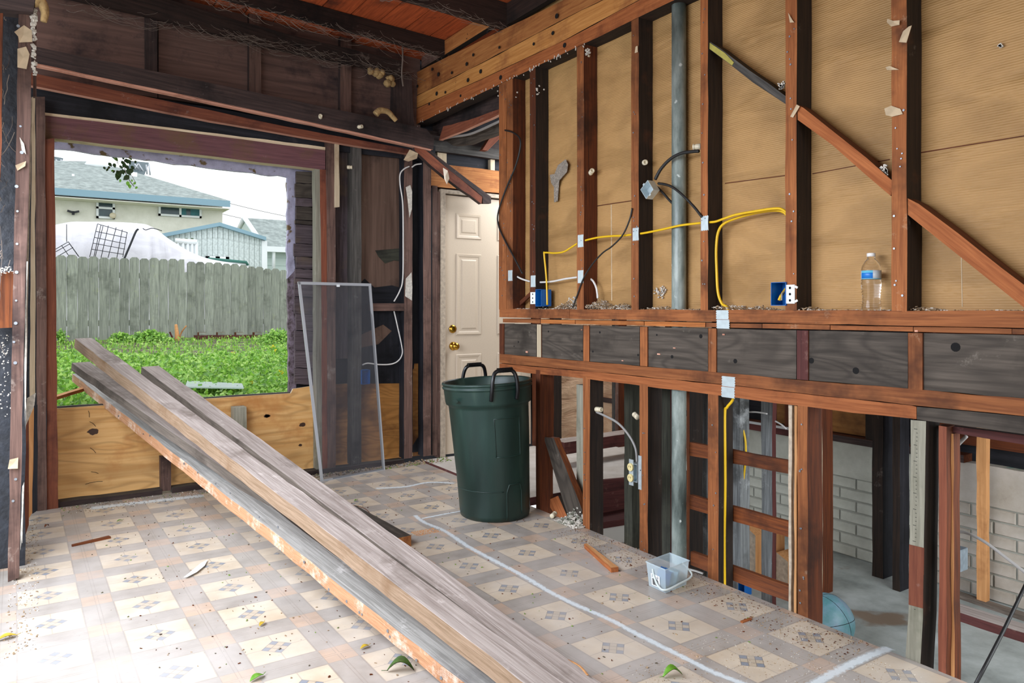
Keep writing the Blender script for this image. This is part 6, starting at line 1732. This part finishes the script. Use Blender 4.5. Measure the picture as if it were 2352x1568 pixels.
# green-edged boat cover between fence and shed
o = slab('canopy', ('Y', 17.5), [at(480, 596, 'Y', 17.5), at(568, 602, 'Y', 17.5), at(575, 625, 'Y', 17.5), at(480, 625, 'Y', 17.5)], 1.2, [W['whitetrim'], W['whitetrim']], None, 9, 0, X)
tag(o, 'white canopy with a green rim just above the fence', 'canopy')
tube('rim', [at(478, 594, 'Y', 17.48), at(566, 602, 'Y', 17.48), at(569, 609, 'Y', 17.48)], .035, plain('green_rim', hx('2f6a5c'), .4), o, 6, k=1)

def neighbour():
    Y0 = 22.0
    q = lambda x, y, yy=Y0: at(x, y, 'Y', yy)
    root = empty('bungalow', q(640, 640), 'pale green bungalow with a steep grey shingle roof at the right', 'house')
    el, pk = q(608, 567), q(562, 500, Y0 + 2.4)
    er = el + V((6, 0, 0)); ep = pk + V((8, 0, 0))
    vs = [q(605, 566), er, ep, pk]; vs += [v - V((0, 0, .1)) for v in vs]
    joined('roof', [(vs, [(0, 1, 2, 3), (7, 6, 5, 4), (0, 4, 5, 1), (1, 5, 6, 2), (2, 6, 7, 3), (3, 7, 4, 0)], 0)], [W['shingle']], root)
    n = 10
    z1 = el.z - .05; zb = .5; hh = (z1 - zb) / n
    for i in range(n):
        P = [V((el.x + .05, Y0 + .3, zb + i * hh)), V((el.x + 6, Y0 + .3, zb + i * hh)), V((el.x + 6, Y0 + .3, zb + (i + 1) * hh - .015)), V((el.x + .05, Y0 + .3, zb + (i + 1) * hh - .015))]
        slab('siding_board', ('Y', Y0 + .3), P, .03, [plain('siding_sage', hx('c3d2cc'), .6) if i == 0 else bpy.data.materials['siding_sage']], root, 9, 0, X)
    box('backing', (el.x + .05, Y0 + .32, .4), (el.x + 6, Y0 + .4, z1), [bpy.data.materials['siding_sage']], root, front='Y', seg=50, jit=0)
    box('fascia', (el.x - .1, Y0 - .1, el.z - .14), (el.x + 6, Y0, el.z + .02), [W['whitetrim']], root, front='Y', seg=50, jit=0)
    # gable verge and triangle
    tube('verge_board', [q(562, 500, Y0 + 2.4), q(592, 544, Y0 + .4)], .09, W['whitetrim'], root, 4, k=1)
    tube('verge_board', [q(561, 501, Y0 + 2.4), q(547, 531, Y0 + 4.4)], .09, W['whitetrim'], root, 4, k=1)
    g = [q(562, 503, Y0 + 2.5), q(590, 545, Y0 + .5), q(590, 640, Y0 + .5), q(548, 640, Y0 + 4.3), q(548, 535, Y0 + 4.3)]
    joined('gable_wall', [(g + [v + V((.05, 0, 0)) for v in g], [(0, 4, 3, 2, 1), (5, 6, 7, 8, 9)], 0)], [bpy.data.materials['siding_sage']], root)
    tube('downpipe', [q(632, 572), q(629, 578), q(628, 640)], .05, W['whitetrim'], root, 6, k=1)
neighbour()
for i, (a, b) in enumerate((((500, 460), (700, 505)), ((480, 484), (700, 530)))):
    o = tube('power_line', [at(*a, 'Y', 40), at((a[0] + b[0]) / 2, (a[1] + b[1]) / 2 + 2, 'Y', 40), at(*b, 'Y', 40)], .018, W['greycable'], None, 4, k=4)
    tag(o, ['upper overhead wire crossing the white sky', 'lower overhead wire crossing the white sky'][i], 'wire')
